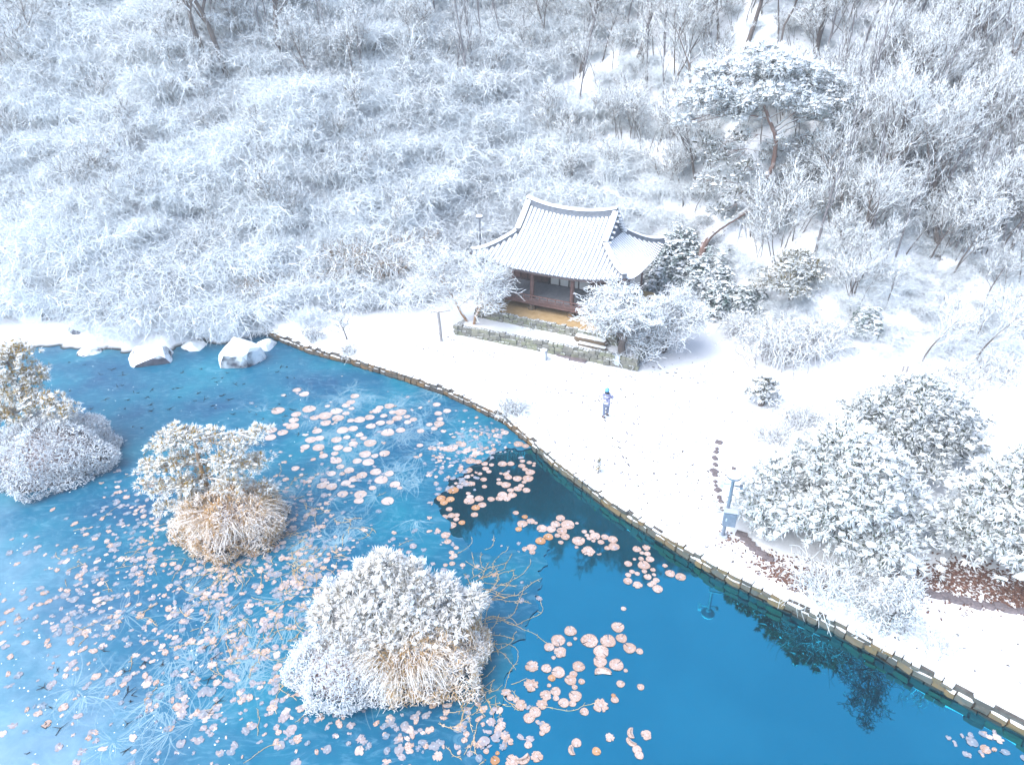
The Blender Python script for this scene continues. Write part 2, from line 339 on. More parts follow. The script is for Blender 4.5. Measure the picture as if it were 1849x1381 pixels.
def clear(name, col, fac):
    m, N, L, bs = mat(name)
    tr = N.new('ShaderNodeBsdfTransparent'); d = N.new('ShaderNodeBsdfDiffuse'); d.inputs[0].default_value = rgb(col)
    mx = N.new('ShaderNodeMixShader'); mx.inputs[0].default_value = fac
    L.new(tr.outputs[0], mx.inputs[1]); L.new(d.outputs[0], mx.inputs[2]); L.new(mx.outputs[0], N['Material Output'].inputs[0])
    return m
M['frost'] = clear('frost_feather', (0.5, 0.72, 0.8), 0.34)
def pad_mat(name, base, fleck, rimc, frosty):
    m, N, L, bs = mat(name)
    uv = N.new('ShaderNodeUVMap'); uv.uv_map = 'UVMap'; s = N.new('ShaderNodeSeparateXYZ'); L.new(uv.outputs[0], s.inputs[0])
    oi = N.new('ShaderNodeObjectInfo')
    x = math_n(N, L, 'SUBTRACT', s.outputs[0], 0.5); y = math_n(N, L, 'SUBTRACT', s.outputs[1], 0.5)
    r = math_n(N, L, 'MULTIPLY', math_n(N, L, 'SQRT', math_n(N, L, 'ADD', math_n(N, L, 'MULTIPLY', x, x), math_n(N, L, 'MULTIPLY', y, y))), 2.0)
    a = math_n(N, L, 'ARCTAN2', y, x)
    cb = N.new('ShaderNodeCombineXYZ'); L.new(math_n(N, L, 'MULTIPLY', a, 4.5), cb.inputs[0]); L.new(math_n(N, L, 'MULTIPLY', r, 3.2), cb.inputs[1])
    geo = N.new('ShaderNodeNewGeometry'); sg = N.new('ShaderNodeSeparateXYZ'); L.new(geo.outputs['Position'], sg.inputs[0])
    L.new(math_n(N, L, 'MULTIPLY_ADD', oi.outputs['Random'], 30.0, math_n(N, L, 'MULTIPLY', sg.outputs[0], 0.4)), cb.inputs[2])
    n = N.new('ShaderNodeTexNoise'); n.inputs['Scale'].default_value = 1.4; n.inputs['Detail'].default_value = 3; L.new(cb.outputs[0], n.inputs['Vector'])
    fl = N.new('ShaderNodeMapRange'); fl.inputs[1].default_value, fl.inputs[2].default_value = 0.5, 0.58; L.new(n.outputs[0], fl.inputs[0])
    pn = N.new('ShaderNodeTexNoise'); pn.inputs['Scale'].default_value = 1.1; L.new(geo.outputs['Position'], pn.inputs['Vector'])
    c = ramp(N, L, pn.outputs[0], [(0.35, base[0]), (0.65, base[1])])
    c = mixc(N, L, math_n(N, L, 'MULTIPLY', fl.outputs[0], 0.75 * (1 - frosty)), c, fleck)
    ce = N.new('ShaderNodeMapRange'); ce.inputs[1].default_value, ce.inputs[2].default_value = 0.22, 0.08; L.new(r, ce.inputs[0])
    c = mixc(N, L, math_n(N, L, 'MULTIPLY', ce.outputs[0], 0.7), c, (0.5, 0.58, 0.75))
    ri = N.new('ShaderNodeMapRange'); ri.inputs[1].default_value, ri.inputs[2].default_value = 0.86, 0.95; L.new(r, ri.inputs[0])
    c = mixc(N, L, math_n(N, L, 'MULTIPLY', ri.outputs[0], 0.6 * (1 - frosty)), c, rimc)
    L.new(c, bs.inputs['Base Color']); bs.inputs['Roughness'].default_value = 0.65
    return m
M['pad'] = pad_mat('lily_pad_pink', [(0.47, 0.34, 0.28), (0.58, 0.47, 0.42)], (0.25, 0.14, 0.10), (0.33, 0.18, 0.11), 0.0)
M['pad_orange'] = pad_mat('lily_pad_orange', [(0.42, 0.22, 0.1), (0.55, 0.35, 0.2)], (0.3, 0.13, 0.06), (0.35, 0.15, 0.06), 0.0)
M['pad_frost'] = pad_mat('lily_pad_frosted', [(0.48, 0.38, 0.33), (0.60, 0.52, 0.48)], (0.38, 0.27, 0.24), (0.38, 0.25, 0.2), 0.4)
M['pad_dim'] = pad_mat('lily_pad_sunk', [(0.16, 0.24, 0.32), (0.38, 0.33, 0.34)], (0.3, 0.25, 0.25), (0.3, 0.25, 0.25), 0.5)

# ------------------------------------------------------------------ terrain
WATER_Z = -0.7
WALL_PX = [(470, 601), (490, 612), (560, 641), (630, 659), (720, 687), (800, 714), (870, 747), (910, 767), (960, 810), (1000, 847), (1100, 922), (1200, 987),
           (1290, 1042), (1400, 1097), (1500, 1142), (1600, 1197), (1700, 1252), (1800, 1307), (1849, 1333)]
WALL = [at(x, y, WATER_Z)[:2] for x, y in WALL_PX] + [np.array([18.6, 12.1]), np.array([21.5, 9.0]), np.array([24, 4.0])]
SHORE = [at(x, y, WATER_Z)[:2] for x, y in [(-120, 655), (-40, 640), (40, 636), (90, 632), (150, 634), (215, 642), (300, 636), (345, 622), (385, 628), (440, 618)]]
POND = np.array(SHORE + WALL + [np.array([24, -8.0]), np.array([-60, -8.0]), np.array([-60, 38.0])])
NSHORE = len(SHORE)
def pond_dist(x, y):
    """signed distance to the pond edge (negative = in the pond) and whether the nearest edge is the built wall"""
    x, y = np.atleast_1d(x).astype(float), np.atleast_1d(y).astype(float)
    best = np.full(x.shape, 1e9); isw = np.zeros(x.shape, bool); ins = np.zeros(x.shape, bool)
    n = len(POND)
    for i in range(n):
        a, b = POND[i], POND[(i + 1) % n]
        e = b - a; t = np.clip(((x - a[0]) * e[0] + (y - a[1]) * e[1]) / (e @ e), 0, 1)
        d = np.hypot(x - a[0] - t * e[0], y - a[1] - t * e[1])
        k = d < best
        best = np.where(k, d, best); isw = np.where(k, NSHORE <= i < NSHORE + len(WALL) - 1, isw)
        if abs(e[1]) > 1e-9:
            ins ^= ((a[1] > y) != (b[1] > y)) & (x < (b[0] - a[0]) * (y - a[1]) / e[1] + a[0])
    return np.where(ins, -best, best), isw
FX = [-120, -60, -36, -25, -18, -9, -4, 1, 6, 11, 14, 17, 20, 25, 32, 60, 120]
FY = [46, 46, 45.6, 44.8, 46, 48, 52, 54.5, 53, 50, 46.2, 42.2, 39.4, 38.2, 38.4, 40, 44]
def hill(x, y):
    d = np.maximum(y - np.interp(x, FX, FY), 0)
    d2 = np.minimum(d, 62)
    z = 1.06 * (np.sqrt(d2 * d2 + 6.0) - 2.45)
    a = np.clip(d / 6, 0, 1)
    lf = np.clip((6 - x) / 10, 0, 1)
    return z + a * ((1.0 + .4 * lf) * wob(x, y, 3.4) + 0.55 * wob(x, y, 1.5, 3) + 1.6 * wob(x, y, 9.0, 5))
def G(x, y):
    x, y = np.atleast_1d(np.asarray(x, float)), np.atleast_1d(np.asarray(y, float))
    pd, isw = pond_dist(x, y)
    bank = 0.02 * np.clip(y - 30, 0, 14) + 0.05 * np.clip(x - 12, 0, 12) + 0.05 * wob(x, y, 3.0) + 0.025 * wob(x, y, 0.9, 2)
    z = bank + hill(x, y)
    wall_z = np.where(pd > 0.46, z, np.where(pd < 0.34, -1.9, z + (-1.9 - z) * (0.46 - pd) / 0.12))
    s = np.clip((pd + 1.2 + .5 * wob(x, y, .9, 4) + .3 * wob(x, y, .35, 6)) / 3.0, 0, 1)
    nat = -1.6 + (z + 1.6) * (s * s * (3 - 2 * s))
    return np.where(isw, wall_z, nat)
def g1(x, y): return float(G(x, y)[0])
def hit(px, py, t0=14.0, t1=140.0):
    d = ray(px, py); t = np.arange(t0, t1, 0.25)
    P = np.array([0, 0, HC]) + d[None] * t[:, None]
    k = np.nonzero(P[:, 2] < G(P[:, 0], P[:, 1]))[0]
    i = k[0] if len(k) else len(t) - 1
    p = P[i].copy(); p[2] = g1(p[0], p[1]); return p

xs = np.concatenate([np.arange(-130, -44, 3.0), np.arange(-44, 36, 0.32), np.arange(36, 130.1, 3.0)])
ys = np.concatenate([np.arange(-30, 6, 3.0), np.arange(6, 57, 0.32), np.arange(57, 84, 0.9), np.arange(84, 150.1, 3.0)])
XX, YY = np.meshgrid(xs, ys)
ZZ = G(XX.ravel(), YY.ravel())
V = np.stack([XX.ravel(), YY.ravel(), ZZ], -1)
nx, ny = len(xs), len(ys)
I = (np.arange(ny - 1)[:, None] * nx + np.arange(nx - 1)[None]).ravel()
o = MB().add(V, np.stack([I, I + 1, I + nx + 1, I + nx], -1), 0, True).build('ground', M['ground'])
tag(o, 'snow covered bank and steep wooded hillside around the pond', 'ground', kind='structure')
o = MB().add([[-75, -20, WATER_Z], [40, -20, WATER_Z], [40, 46, WATER_Z], [-75, 46, WATER_Z]], [[0, 1, 2, 3]]).build('water', M['water'])
tag(o, 'open deep blue pond water mirroring trees and sky', 'water', kind='structure')

# ice sheet: from the far shore down to the near left, its ragged edge towards the open water
rg = np.random.default_rng(5)
edge_px = [(957, 812), (905, 812), (862, 838), (812, 868), (785, 905), (812, 950), (838, 985), (880, 1004), (940, 996), (990, 985), (980, 1030), (972, 1085),
           (955, 1130), (925, 1172), (915, 1240), (890, 1300), (868, 1381), (855, 1450)]
E = np.array([at(x, y, WATER_Z)[:2] for x, y in edge_px]); EE = []
for a, b in zip(E[:-1], E[1:]):
    n = max(2, int(np.hypot(*(b - a)) / 0.18))
    for k in range(n):
        p = a + (b - a) * k / n; EE.append(p + rg.normal(0, 0.05, 2) + 0.12 * np.array([math.sin(p[1] * 5), math.cos(p[0] * 6)]))
P = [tuple(p) for p in EE] + [(-1.5, 6.0), (-60, 6.0), (-60, 40)]
kw = [tuple(p + np.array([0.12, 0.12])) for p in WALL[:9]]
P += [tuple(p + np.array([0, 0.6])) for p in SHORE] + kw
bm = bmesh.new()
vs = [bm.verts.new((p[0], p[1], -0.665)) for p in P]
fc = bm.faces.new(vs); bmesh.ops.triangulate(bm, faces=[fc])
me = bpy.data.meshes.new('ice'); bm.to_mesh(me); bm.free(); me.materials.append(M['ice'])
for p_ in me.polygons:
    pass
ice = link('ice', me); tag(ice, 'thin blue ice sheet with frost feathers over the left part of pond', 'ice', kind='structure')
if me.polygons[0].normal.z < 0: me.flip_normals()
ICE_POLY = np.array(P)
def inside(poly, x, y):
    x, y = np.atleast_1d(x), np.atleast_1d(y); ins = np.zeros(x.shape, bool)
    for i in range(len(poly)):
        a, b = poly[i], poly[(i + 1) % len(poly)]
        if abs(b[1] - a[1]) > 1e-9: ins ^= ((a[1] > y) != (b[1] > y)) & (x < (b[0] - a[0]) * (y - a[1]) / (b[1] - a[1]) + a[0])
    return ins
ICE_Z, PAD_W = -0.665, -0.692
#@@STRUCT

# ------------------------------------------------------------------ dry stone walls
def stone_mesh(seed, mk='stone'):
    rg = np.random.default_rng(seed); g = np.array([-1., 0, 1]); V, F = [], []
    idx = {}
    def vid(p):
        k = tuple(p)
        if k not in idx: idx[k] = len(V); V.append(p)
        return idx[k]
    for ax in range(3):
        for sgn in (-1, 1):
            for i in (0, 1):
                for j in (0, 1):
                    q = []
                    for a, b in ((i, j), (i + 1, j), (i + 1, j + 1), (i, j + 1)):
                        p = [0, 0, 0]; p[ax] = sgn; p[(ax + 1) % 3] = g[a]; p[(ax + 2) % 3] = g[b]; q.append(vid(p))
                    F.append(q if sgn > 0 else q[::-1])
    V = np.array(V, float)
    r = np.linalg.norm(V, axis=1, keepdims=True)
    V = V * (1 - 0.16 * (r - 1)) * 0.5 + rg.normal(0, 0.035, V.shape)
    return MB().add(V, F, 0, False).mesh('stone', M[mk])
STONES = [stone_mesh(i) for i in range(9)]
STONES_B = [stone_mesh(40 + i, 'stone_bare') for i in range(9)]
STONES_D = [stone_mesh(60 + i, 'stone_darkened') for i in range(5)]
STONES_M = [stone_mesh(20 + i, 'stone_mossy') for i in range(9)]
def path_frame(pts):
    pts = [np.asarray(p, float) for p in pts]
    s = np.concatenate([[0], np.cumsum([np.hypot(*(b - a)) for a, b in zip(pts[:-1], pts[1:])])])
    A = np.array(pts)
    def at_s(t):
        t = min(max(t, 0), s[-1] - 1e-4)
        i = int(np.searchsorted(s, t, side='right') - 1)
        e = norm(A[i + 1] - A[i])
        return A[i] + e * (t - s[i]), e
    return at_s, s[-1]
def lay_stones(parent, pts, z0f, courses, off, depth, lmin, lmax, rg, meshes, s0=0.0, s1=None, miss=0.0, zj=0.02):
    at_s, Ltot = path_frame(pts); s1 = s1 or Ltot; k = 0; first = meshes[0]
    z = 0.0
    for ci, hgt in enumerate(courses):
        s = s0 + rg.uniform(0, 0.2)
        while s < s1:
            ln = rg.uniform(lmin, lmax) * (1.0 if ci < len(courses) - 1 else 0.85)
            p, e = at_s(s + ln / 2); nrm = np.array([-e[1], e[0]])
            if not (ci == len(courses) - 1 and rg.random() < miss):
                hh = hgt * rg.uniform(0.86, 1.1)
                q = p + nrm * (off + rg.normal(0, 0.02))
                pool = STONES_D if (meshes is STONES and ci == 0) else meshes
                link('stone', pool[rg.integers(len(pool))], parent, (q[0], q[1], z0f(p) + z + hh / 2 + rg.normal(0, zj)),
                     (rg.normal(0, .04), rg.normal(0, .04), math.atan2(e[1], e[0]) + rg.normal(0, .05) + (math.pi if rg.random() < .5 else 0)),
                     (ln * 1.0, depth * rg.uniform(0.85, 1.15), hh * 1.04))
                k += 1
            s += ln * 0.985
        z += hgt
    return k
def backing(parent, pts, off, thick, z0, z1f, name='core', mk='mortar'):
    at_s, Lt = path_frame(pts); n = max(2, int(Lt / 0.4)); V, F = [], []
    for i in range(n + 1):
        p, e = at_s(Lt * i / n); nr = np.array([-e[1], e[0]])
        a, b = p + nr * (off - thick / 2), p + nr * (off + thick / 2); zt = z1f(p)
        V += [[*a, z0], [*a, zt], [*b, zt], [*b, z0]]
        if i: F += [[i * 4 - 4 + k, i * 4 - 4 + (k + 1) % 4, i * 4 + (k + 1) % 4, i * 4 + k] for k in range(4)]
    F += [[0, 1, 2, 3], [n * 4 + 3, n * 4 + 2, n * 4 + 1, n * 4]]
    MB().add(V, F).build(name, M[mk], parent)

rg = np.random.default_rng(11)
wall = thing('pond_wall', 'low curved dry stone wall of ochre and grey blocks edging the pond', 'wall')
WP = WALL[:-2]
lay_stones(wall, WP, lambda p: -0.88, [0.26, 0.28, 0.2], 0.15, 0.34, 0.3, 0.72, rg, STONES, miss=0.2, zj=.025)
backing(wall, WP, 0.19, 0.14, -1.0, lambda p: -0.2)
backing(wall, WP, 0.45, 0.36, -1.0, lambda p: -0.015 + .03 * math.sin(p[0] * 3.1) + .02 * math.sin(p[1] * 7), 'snow_edge', 'snow')

# ------------------------------------------------------------------ pavilion (built in its own frame: u along the front, v to the back)
HA = math.radians(-27.0); HO = np.array([2.0, 46.0])
HU, HV = np.array([math.cos(HA), math.sin(HA)]), np.array([-math.sin(HA), math.cos(HA)])
def uv2w(u, v): return HO + HU * u + HV * v
LOWZ, PLATZ, FLZ = 0.9, 1.5, 2.25
pav = thing('pavilion', 'wooden hanok pavilion under a snow covered tiled hip and gable roof', 'pavilion', (HO[0], HO[1], 0), HA)
rg = np.random.default_rng(21)
# terrace: lower garden bed and its wall
tg = link('terrace_ground', None)
c = [(-3.5, -5.95), (8.85, -5.2), (8.6, 4.5), (-3.5, 4.5)]
inner = [(-3.3, -5.7), (8.6, -5.0), (8.4, 4.5), (-3.3, 4.5)]
nu, nv = 40, 34; V = []
for j in range(nv + 1):
    for i in range(nu + 1):
        a, b = i / nu, j / nv
        q = (np.array(inner[0]) * (1 - a) + np.array(inner[1]) * a) * (1 - b) + (np.array(inner[3]) * (1 - a) + np.array(inner[2]) * a) * b
        w = uv2w(*q); V.append([w[0], w[1], LOWZ + 0.03 * wob(w[0], w[1], 0.8) + 0.04 * wob(w[0], w[1], 2.0)])
I = (np.arange(nv)[:, None] * (nu + 1) + np.arange(nu)[None]).ravel()
COL.objects.unlink(tg); bpy.data.objects.remove(tg)
tg = MB().add(V, np.stack([I, I + 1, I + nu + 2, I + nu + 1], -1), 0, True).build('terrace_ground', M['snow'])
tag(tg, 'snowy garden terrace around the pavilion platform', 'ground', kind='structure')
tw = thing('terrace_wall', 'low mossy stone retaining wall along the garden terrace front', 'wall')
TP = [uv2w(-3.5, -4.6), uv2w(-3.5, -5.95), uv2w(8.85, -5.2), uv2w(8.6, 2.6)]
lay_stones(tw, TP[:2], lambda p: 0.12, [.3, .26, .26], 0.12, 0.32, .3, .5, rg, STONES_M)
lay_stones(tw, TP[1:3], lambda p: 0.12 + 0.0 * p[0], [.3, .27, .26], 0.12, 0.32, .28, .52, rg, STONES_M)
lay_stones(tw, TP[2:], lambda p: 0.2, [.28, .25, .25], 0.12, 0.32, .34, .6, rg, STONES_M)
backing(tw, TP[:2], 0.14, 0.2, -0.1, lambda p: 0.84); backing(tw, TP[1:3], 0.14, 0.2, -0.1, lambda p: 0.84); backing(tw, TP[2:], 0.14, 0.2, -0.1, lambda p: 0.84)
pw = thing('platform_wall', 'grey rubble stone wall facing the earthen platform under the pavilion', 'wall')
PP = [uv2w(-3.0, 3.0), uv2w(-3.0, -4.0), uv2w(4.6, -3.95), uv2w(7.0, -3.95)]
lay_stones(pw, PP[:2], lambda p: LOWZ - .05, [.22, .22, .22], 0.1, 0.3, .28, .5, rg, STONES_M, s0=2.5)
lay_stones(pw, PP[1:], lambda p: LOWZ - .05, [.22, .22, .22], 0.1, 0.3, .26, .5, rg, STONES_M)
backing(pw, PP[:2], 0.12, 0.18, .5, lambda p: PLATZ - .05); backing(pw, PP[1:], 0.12, 0.18, .5, lambda p: PLATZ - .05)
mb = MB(); nu, nv = 24, 20; V = []
for j in range(nv + 1):
    for i in range(nu + 1):
        w = uv2w(-2.85 + 10.0 * i / nu, -3.85 + 8.2 * j / nv); V.append([w[0], w[1], PLATZ + 0.02 * wob(w[0], w[1], .7)])
I = (np.arange(nv)[:, None] * (nu + 1) + np.arange(nu)[None]).ravel()
o = mb.add(V, np.stack([I, I + 1, I + nu + 2, I + nu + 1], -1), 0, True).build('platform_ground', M['earth'])
tag(o, 'bare tan earth platform sheltered by the pavilion eaves', 'ground', kind='structure')

UC, VC = 1.8, 0.75                       # middle of the house
PU = [-2.45, 0.45, 3.35, 6.1]; PV = [-2.3, 0.75, 3.75]
for iu, u in enumerate(PU):
    for iv, v in enumerate(PV):
        if iv == 1 and iu in (1, 2): continue
        p = MB(); tube(p, [(u, v, PLATZ + .3), (u, v, 3.2), (u, v, 4.75)], [.15, .15, .14], 10, cap=True)
        p = p.build('post', M['wood'], pav)
        s = MB(); tube(s, [(u, v, PLATZ - .05), (u, v, PLATZ + .12), (u, v, PLATZ + .3)], [.3, .28, .2], 7, smooth=False); s.build('base_stone', M['stone'], p)
mb = MB(); box(mb, (UC, VC, FLZ - .08), (9.2, 6.6, .12)); fl = mb.build('floor_frame', M['wood_dark'], pav)
nb = 26
for i in range(nb):
    mb = MB(); w = 9.0 / nb; box(mb, (UC - 4.5 + w * (i + .5), VC - 1.6, FLZ), (w * .94, 3.4, .05)); mb.build('floor_board', M['floor'], pav)
mb = MB(); box(mb, (UC, VC - 3.42, FLZ - .12), (9.3, .08, .26)); mb.build('floor_beam', M['wood'], pav)
# railing along the front
rl = MB(); box(rl, (UC, -2.78, FLZ + .42), (9.3, .07, .07)); box(rl, (UC, -2.78, FLZ + .22), (9.3, .05, .05)); box(rl, (UC, -2.78, FLZ + .06), (9.3, .06, .08))
rail = rl.build('railing', M['wood'], pav)
for i in range(17):
    mb = MB(); box(mb, (UC - 4.6 + 9.2 * i / 16, -2.78, FLZ + .22), (.06, .055, .44)); mb.build('baluster', M['wood'], rail)
for i in range(16):
    mb = MB(); box(mb, (UC - 4.6 + 9.2 * (i + .5) / 16, -2.77, FLZ + .14), (.5, .03, .15)); mb.build('panel', M['wood_dark'], rail)
# inner rooms: plastered side bays, paper doors in the middle
WV = 0.6
for (u0, u1) in ((-2.35, 0.4), (3.45, 6.0)):
    mb = MB(); box(mb, ((u0 + u1) / 2, WV + .06, 3.4), (u1 - u0, .1, 2.3)); wl_ = mb.build('wall', M['wood_dark'], pav)
    for k in range(5):
        mb = MB(); box(mb, (u0 + (u1 - u0) * (k + .5) / 5, WV - .02, 3.3), ((u1 - u0) / 5 * .8, .05, 1.7)); mb.build('plank', M['wood'], wl_)
mb = MB(); box(mb, (1.9, WV + .06, 4.2), (2.9, .1, .7)); mb.build('lintel', M['wood_dark'], pav)
for k in range(4):
    u = .5 + .72 * (k + .5)
    d = MB(); box(d, (u, WV, 3.05), (.70, .05, 1.5)); d = d.build('door', M['paper'], pav)
    f = MB()
    for dx in (-.33, .33): box(f, (u + dx, WV - .035, 3.05), (.035, .03, 1.5))
    for dz in (-.73, .73): box(f, (u, WV - .036, 3.05 + dz), (.66, .03, .04))
    f.build('door_frame', M['wood_dark'], d)
pl = MB(); box(pl, (2.1, WV - .05, 3.72), (.62, .05, .2)); pl.build('name_board', M['wood_dark'], pav)
for v in (3.75,):
    mb = MB(); box(mb, (UC, v, 3.4), (8.4, .1, 2.4)); mb.build('wall', M['plaster'], pav)
for u in (-2.45, 6.1):
    mb = MB(); box(mb, (u, 2.2, 3.4), (.1, 2.9, 2.4)); mb.build('wall', M['plaster'], pav)
for v in (-2.3, 3.75):
    mb = MB(); box(mb, (UC, v, 4.62), (8.9, .2, .26)); mb.build('beam', M['wood'], pav)
for u in (-2.45, 6.1):
    mb = MB(); box(mb, (u, .75, 4.60), (.2, 6.0, .24)); mb.build('beam', M['wood'], pav)

# roof
RA, RB, RG_, ZE, ZR, ZG = 5.45, 4.25, 3.1, 4.62, 7.35, 6.35
def drop(s): return s + 0.22 * s * (1 - s)
def ridge_z(du): return ZR + 0.42 * (np.abs(du) / RG_) ** 2.2
def zfront(du, dv):
    s = np.clip(np.abs(dv) / RB, 0, 1.05)
    zr = ridge_z(np.minimum(np.abs(du), RG_)) * (1 - s) + ZR * s
    return zr - (zr - ZE) * drop(s)
def zside(du):
    t = np.clip((np.abs(du) - RG_ + .15) / (RA - RG_ + .15), 0, 1.05)
    return ZG - (ZG - ZE) * drop(t)
def lift(du, dv):
    return 0.62 * (np.clip(np.abs(du) / RA, 0, 1.05) ** 3) * (np.clip(np.abs(dv) / RB, 0, 1.05) ** 3)
def roof_z(du, dv):
    z = zfront(du, dv)
    z = np.where(np.abs(du) > RG_, np.minimum(z, zside(du)), z)
    return z + lift(du, dv)
n1, n2 = 62, 48
us, vs_ = np.linspace(-RA, RA, n1 + 1), np.linspace(-RB, RB, n2 + 1)
UU, VV = np.meshgrid(us, vs_); Z = roof_z(UU, VV)
V = np.stack([UU.ravel() + UC, VV.ravel() + VC, Z.ravel()], -1); nt = len(V)
I = (np.arange(n2)[:, None] * (n1 + 1) + np.arange(n1)[None]).ravel()
F = np.stack([I, I + 1, I + n1 + 2, I + n1 + 1], -1)
mb = MB().add(V, F, 0, False).add(V - np.array([0, 0, .16]), F[:, ::-1], 1, False)
ring = list(range(n1 + 1)) + [j * (n1 + 1) + n1 for j in range(1, n2 + 1)] + [n2 * (n1 + 1) + i for i in range(n1 - 1, -1, -1)] + [j * (n1 + 1) for j in range(n2 - 1, 0, -1)]
RV = np.concatenate([V[ring], V[ring] - np.array([0, 0, .16])]); nr = len(ring)
mb.add(RV, [[i, nr + i, nr + (i + 1) % nr, (i + 1) % nr] for i in range(nr)], 1)
roof = mb.build('roof', [M['tile_dark'], M['wood_dark']], pav)
rgr = np.random.default_rng(3)
def tile_row(P, W, hgt=.12):
    """rounded row of snowed-over convex tiles following the slope; P runs from the ridge to the eave"""
    P = np.asarray(P); T = norm(np.gradient(P, axis=0)); S = norm(np.cross(T, np.array([0, 0, 1.]))); Nn = np.cross(S, T)
    prof = [(-.5, -.02), (-.42, .6), (-.18, .95), (.18, 1.0), (.42, .6), (.5, -.02)]
    V, F = [], []; k = len(prof)
    for i in range(len(P)):
        for a, b in prof:
            V.append(P[i] + S[i] * W * (a + rgr.normal(0, .012)) + Nn[i] * hgt * (b * rgr.uniform(.85, 1.1)))
    for i in range(len(P) - 1):
        F += [[i * k + j, i * k + j + 1, (i + 1) * k + j + 1, (i + 1) * k + j] for j in range(k - 1)]
    mb = MB().add(V, F, 0, True)
    mb.add(np.array(V[-k:]), [list(range(k))], 1)
    o = mb.build('tile_row', [M['snow'], M['tile']], roof)
SPC = 0.285
for sgn in (-1, 1):
    for i in range(-18, 19):
        du = i * SPC
        top = 0.1 if abs(du) < RG_ - .05 else None
        if top is None:      # on the hip part the row starts at the hip line
            vv = np.linspace(0, RB, 200); k = np.nonzero(zfront(du, vv) <= zside(du))[0]
            if len(k) == 0: continue
            top = vv[k[0]] + .12
        if top > RB - .2: continue
        dv = np.linspace(top, RB + .06, 10) * sgn
        tile_row(np.stack([np.full(10, du + UC), dv + VC, roof_z(np.full(10, du), dv) + .01], -1), .2)
    for i in range(-14, 15):
        dv = i * SPC
        uu = np.linspace(RG_ + .05, RA, 200); k = np.nonzero(zside(uu) < zfront(uu, np.full(200, dv)))[0]
        if len(k) == 0: continue
        st = uu[k[0]] + (.12 if k[0] > 0 else 0)
        if st > RA - .2: continue
        du = np.linspace(st, RA + .06, 8) * sgn
        tile_row(np.stack([du + UC, np.full(8, dv + VC), roof_z(du, np.full(8, dv)) + .01], -1), .19, .05)
def ridge_bar(P, w, hgt, name, snow_h=.13):
    """a plastered tile ridge with a cap of snow"""
    P = np.asarray(P); T = norm(np.gradient(P, axis=0)); S = norm(np.cross(T, np.array([0, 0, 1.])))
    up = np.array([0, 0, 1.])
    def ext(prof, m, mb):
        V, k = [], len(prof)
        for i in range(len(P)):
            for a, b in prof: V.append(P[i] + S[i] * a + up * b)
        F = [[i * k + j, (i + 1) * k + j, (i + 1) * k + (j + 1) % k, i * k + (j + 1) % k] for i in range(len(P) - 1) for j in range(k)]
        mb.add(V, F, m); mb.add(np.array(V[:k]), [list(range(k))], m); mb.add(np.array(V[-k:]), [list(range(k))[::-1]], m)
    mb = MB(); ext([(-w / 2, -.12), (-w / 2, hgt), (w / 2, hgt), (w / 2, -.12)], 0, mb)
    ext([(-w / 2 - .03, hgt * .45), (-w / 2 - .03, hgt * .6), (w / 2 + .03, hgt * .6), (w / 2 + .03, hgt * .45)], 0, mb)
    o = mb.build(name, M['tile'], roof)
    mb = MB(); ww = w / 2 + .07
    ext([(-ww, hgt + .004), (-ww * .9, hgt + snow_h * .7), (-ww * .4, hgt + snow_h), (ww * .4, hgt + snow_h), (ww * .9, hgt + snow_h * .7), (ww, hgt + .004)], 0, mb)
    mb.build('snow_cap', M['snow'], o)
du = np.linspace(-RG_ - .12, RG_ + .12, 17)
ridge_bar(np.stack([du + UC, np.full(17, VC), ridge_z(du) + .05], -1), .3, .36, 'ridge')
for su in (-1, 1):
    for sv in (-1, 1):
        dv = np.linspace(.12, 1.75, 8) * sv
        ridge_bar(np.stack([np.full(8, su * (RG_ + .02) + UC), dv + VC, zfront(np.full(8, RG_), dv) + .05], -1), .26, .26, 'descending_ridge')
        # hip ridge from the gable foot to the corner
        t = np.linspace(0, 1, 9); uu = RG_ + .12 + (RA - .1 - RG_ - .12) * t
        vv = []
        for x in uu:
            s_ = np.linspace(0, RB, 400); vv.append(s_[np.argmin(np.abs(zfront(np.full(400, x), s_) - zside(x)))])
        vv = np.array(vv) * sv
        ridge_bar(np.stack([uu * su + UC, vv + VC, roof_z(uu, vv) + .05], -1), .24, .2, 'hip_ridge', .11)
    # gable wall
    n = 9; dv = np.linspace(-1.7, 1.7, n); V = []
    for d_ in dv: V += [[su * (RG_ - .06) + UC, d_ + VC, ZG - .5], [su * (RG_ - .06) + UC, d_ + VC, float(zfront(RG_, d_)) + .02]]
    MB().add(V, [[2 * i, 2 * i + 1, 2 * i + 3, 2 * i + 2] for i in range(n - 1)]).build('gable', M['tile'], roof)
    for k in range(-5, 6):
        d_ = k * .3; mb = MB(); z = float(zfront(RG_, d_))
        tube(mb, [(su * (RG_ + .02) + UC, d_ + VC, z - .02), (su * (RG_ + .36) + UC, d_ + VC, z - .06)], .08, 7); mb.build('end_tile', M['snow'], roof)
# garden steps and slabs
for (u, v, z, sx_, sy_, lab) in ((5.6, -4.35, 1.25, 2.2, .55, 'long snow topped stone step at the platform corner'), (5.9, -4.85, 1.02, 2.0, .35, 'narrow grey stone step edge half buried in terrace snow')):
    w = uv2w(u, v); o = link('stone_step', STONES[2], None, (w[0], w[1], z - .12), (0, 0, HA), (sx_, sy_, .34)); tag(o, lab, 'step', 'garden steps')
for (x, y, s_, lab) in ((1020, 644, .9, 'flat dark paving slab below the terrace wall, farther one'), (1044, 650, 1.0, 'flat dark paving slab below the terrace wall, nearer one')):
    w = hit(x, y); o = link('paving_slab', STONES_B[4], None, (w[0], w[1], w[2] + .02), (0, 0, HA), (s_ * 1.15, s_ * .6, .16)); tag(o, lab, 'slab', 'paving slabs')
#@@VEG

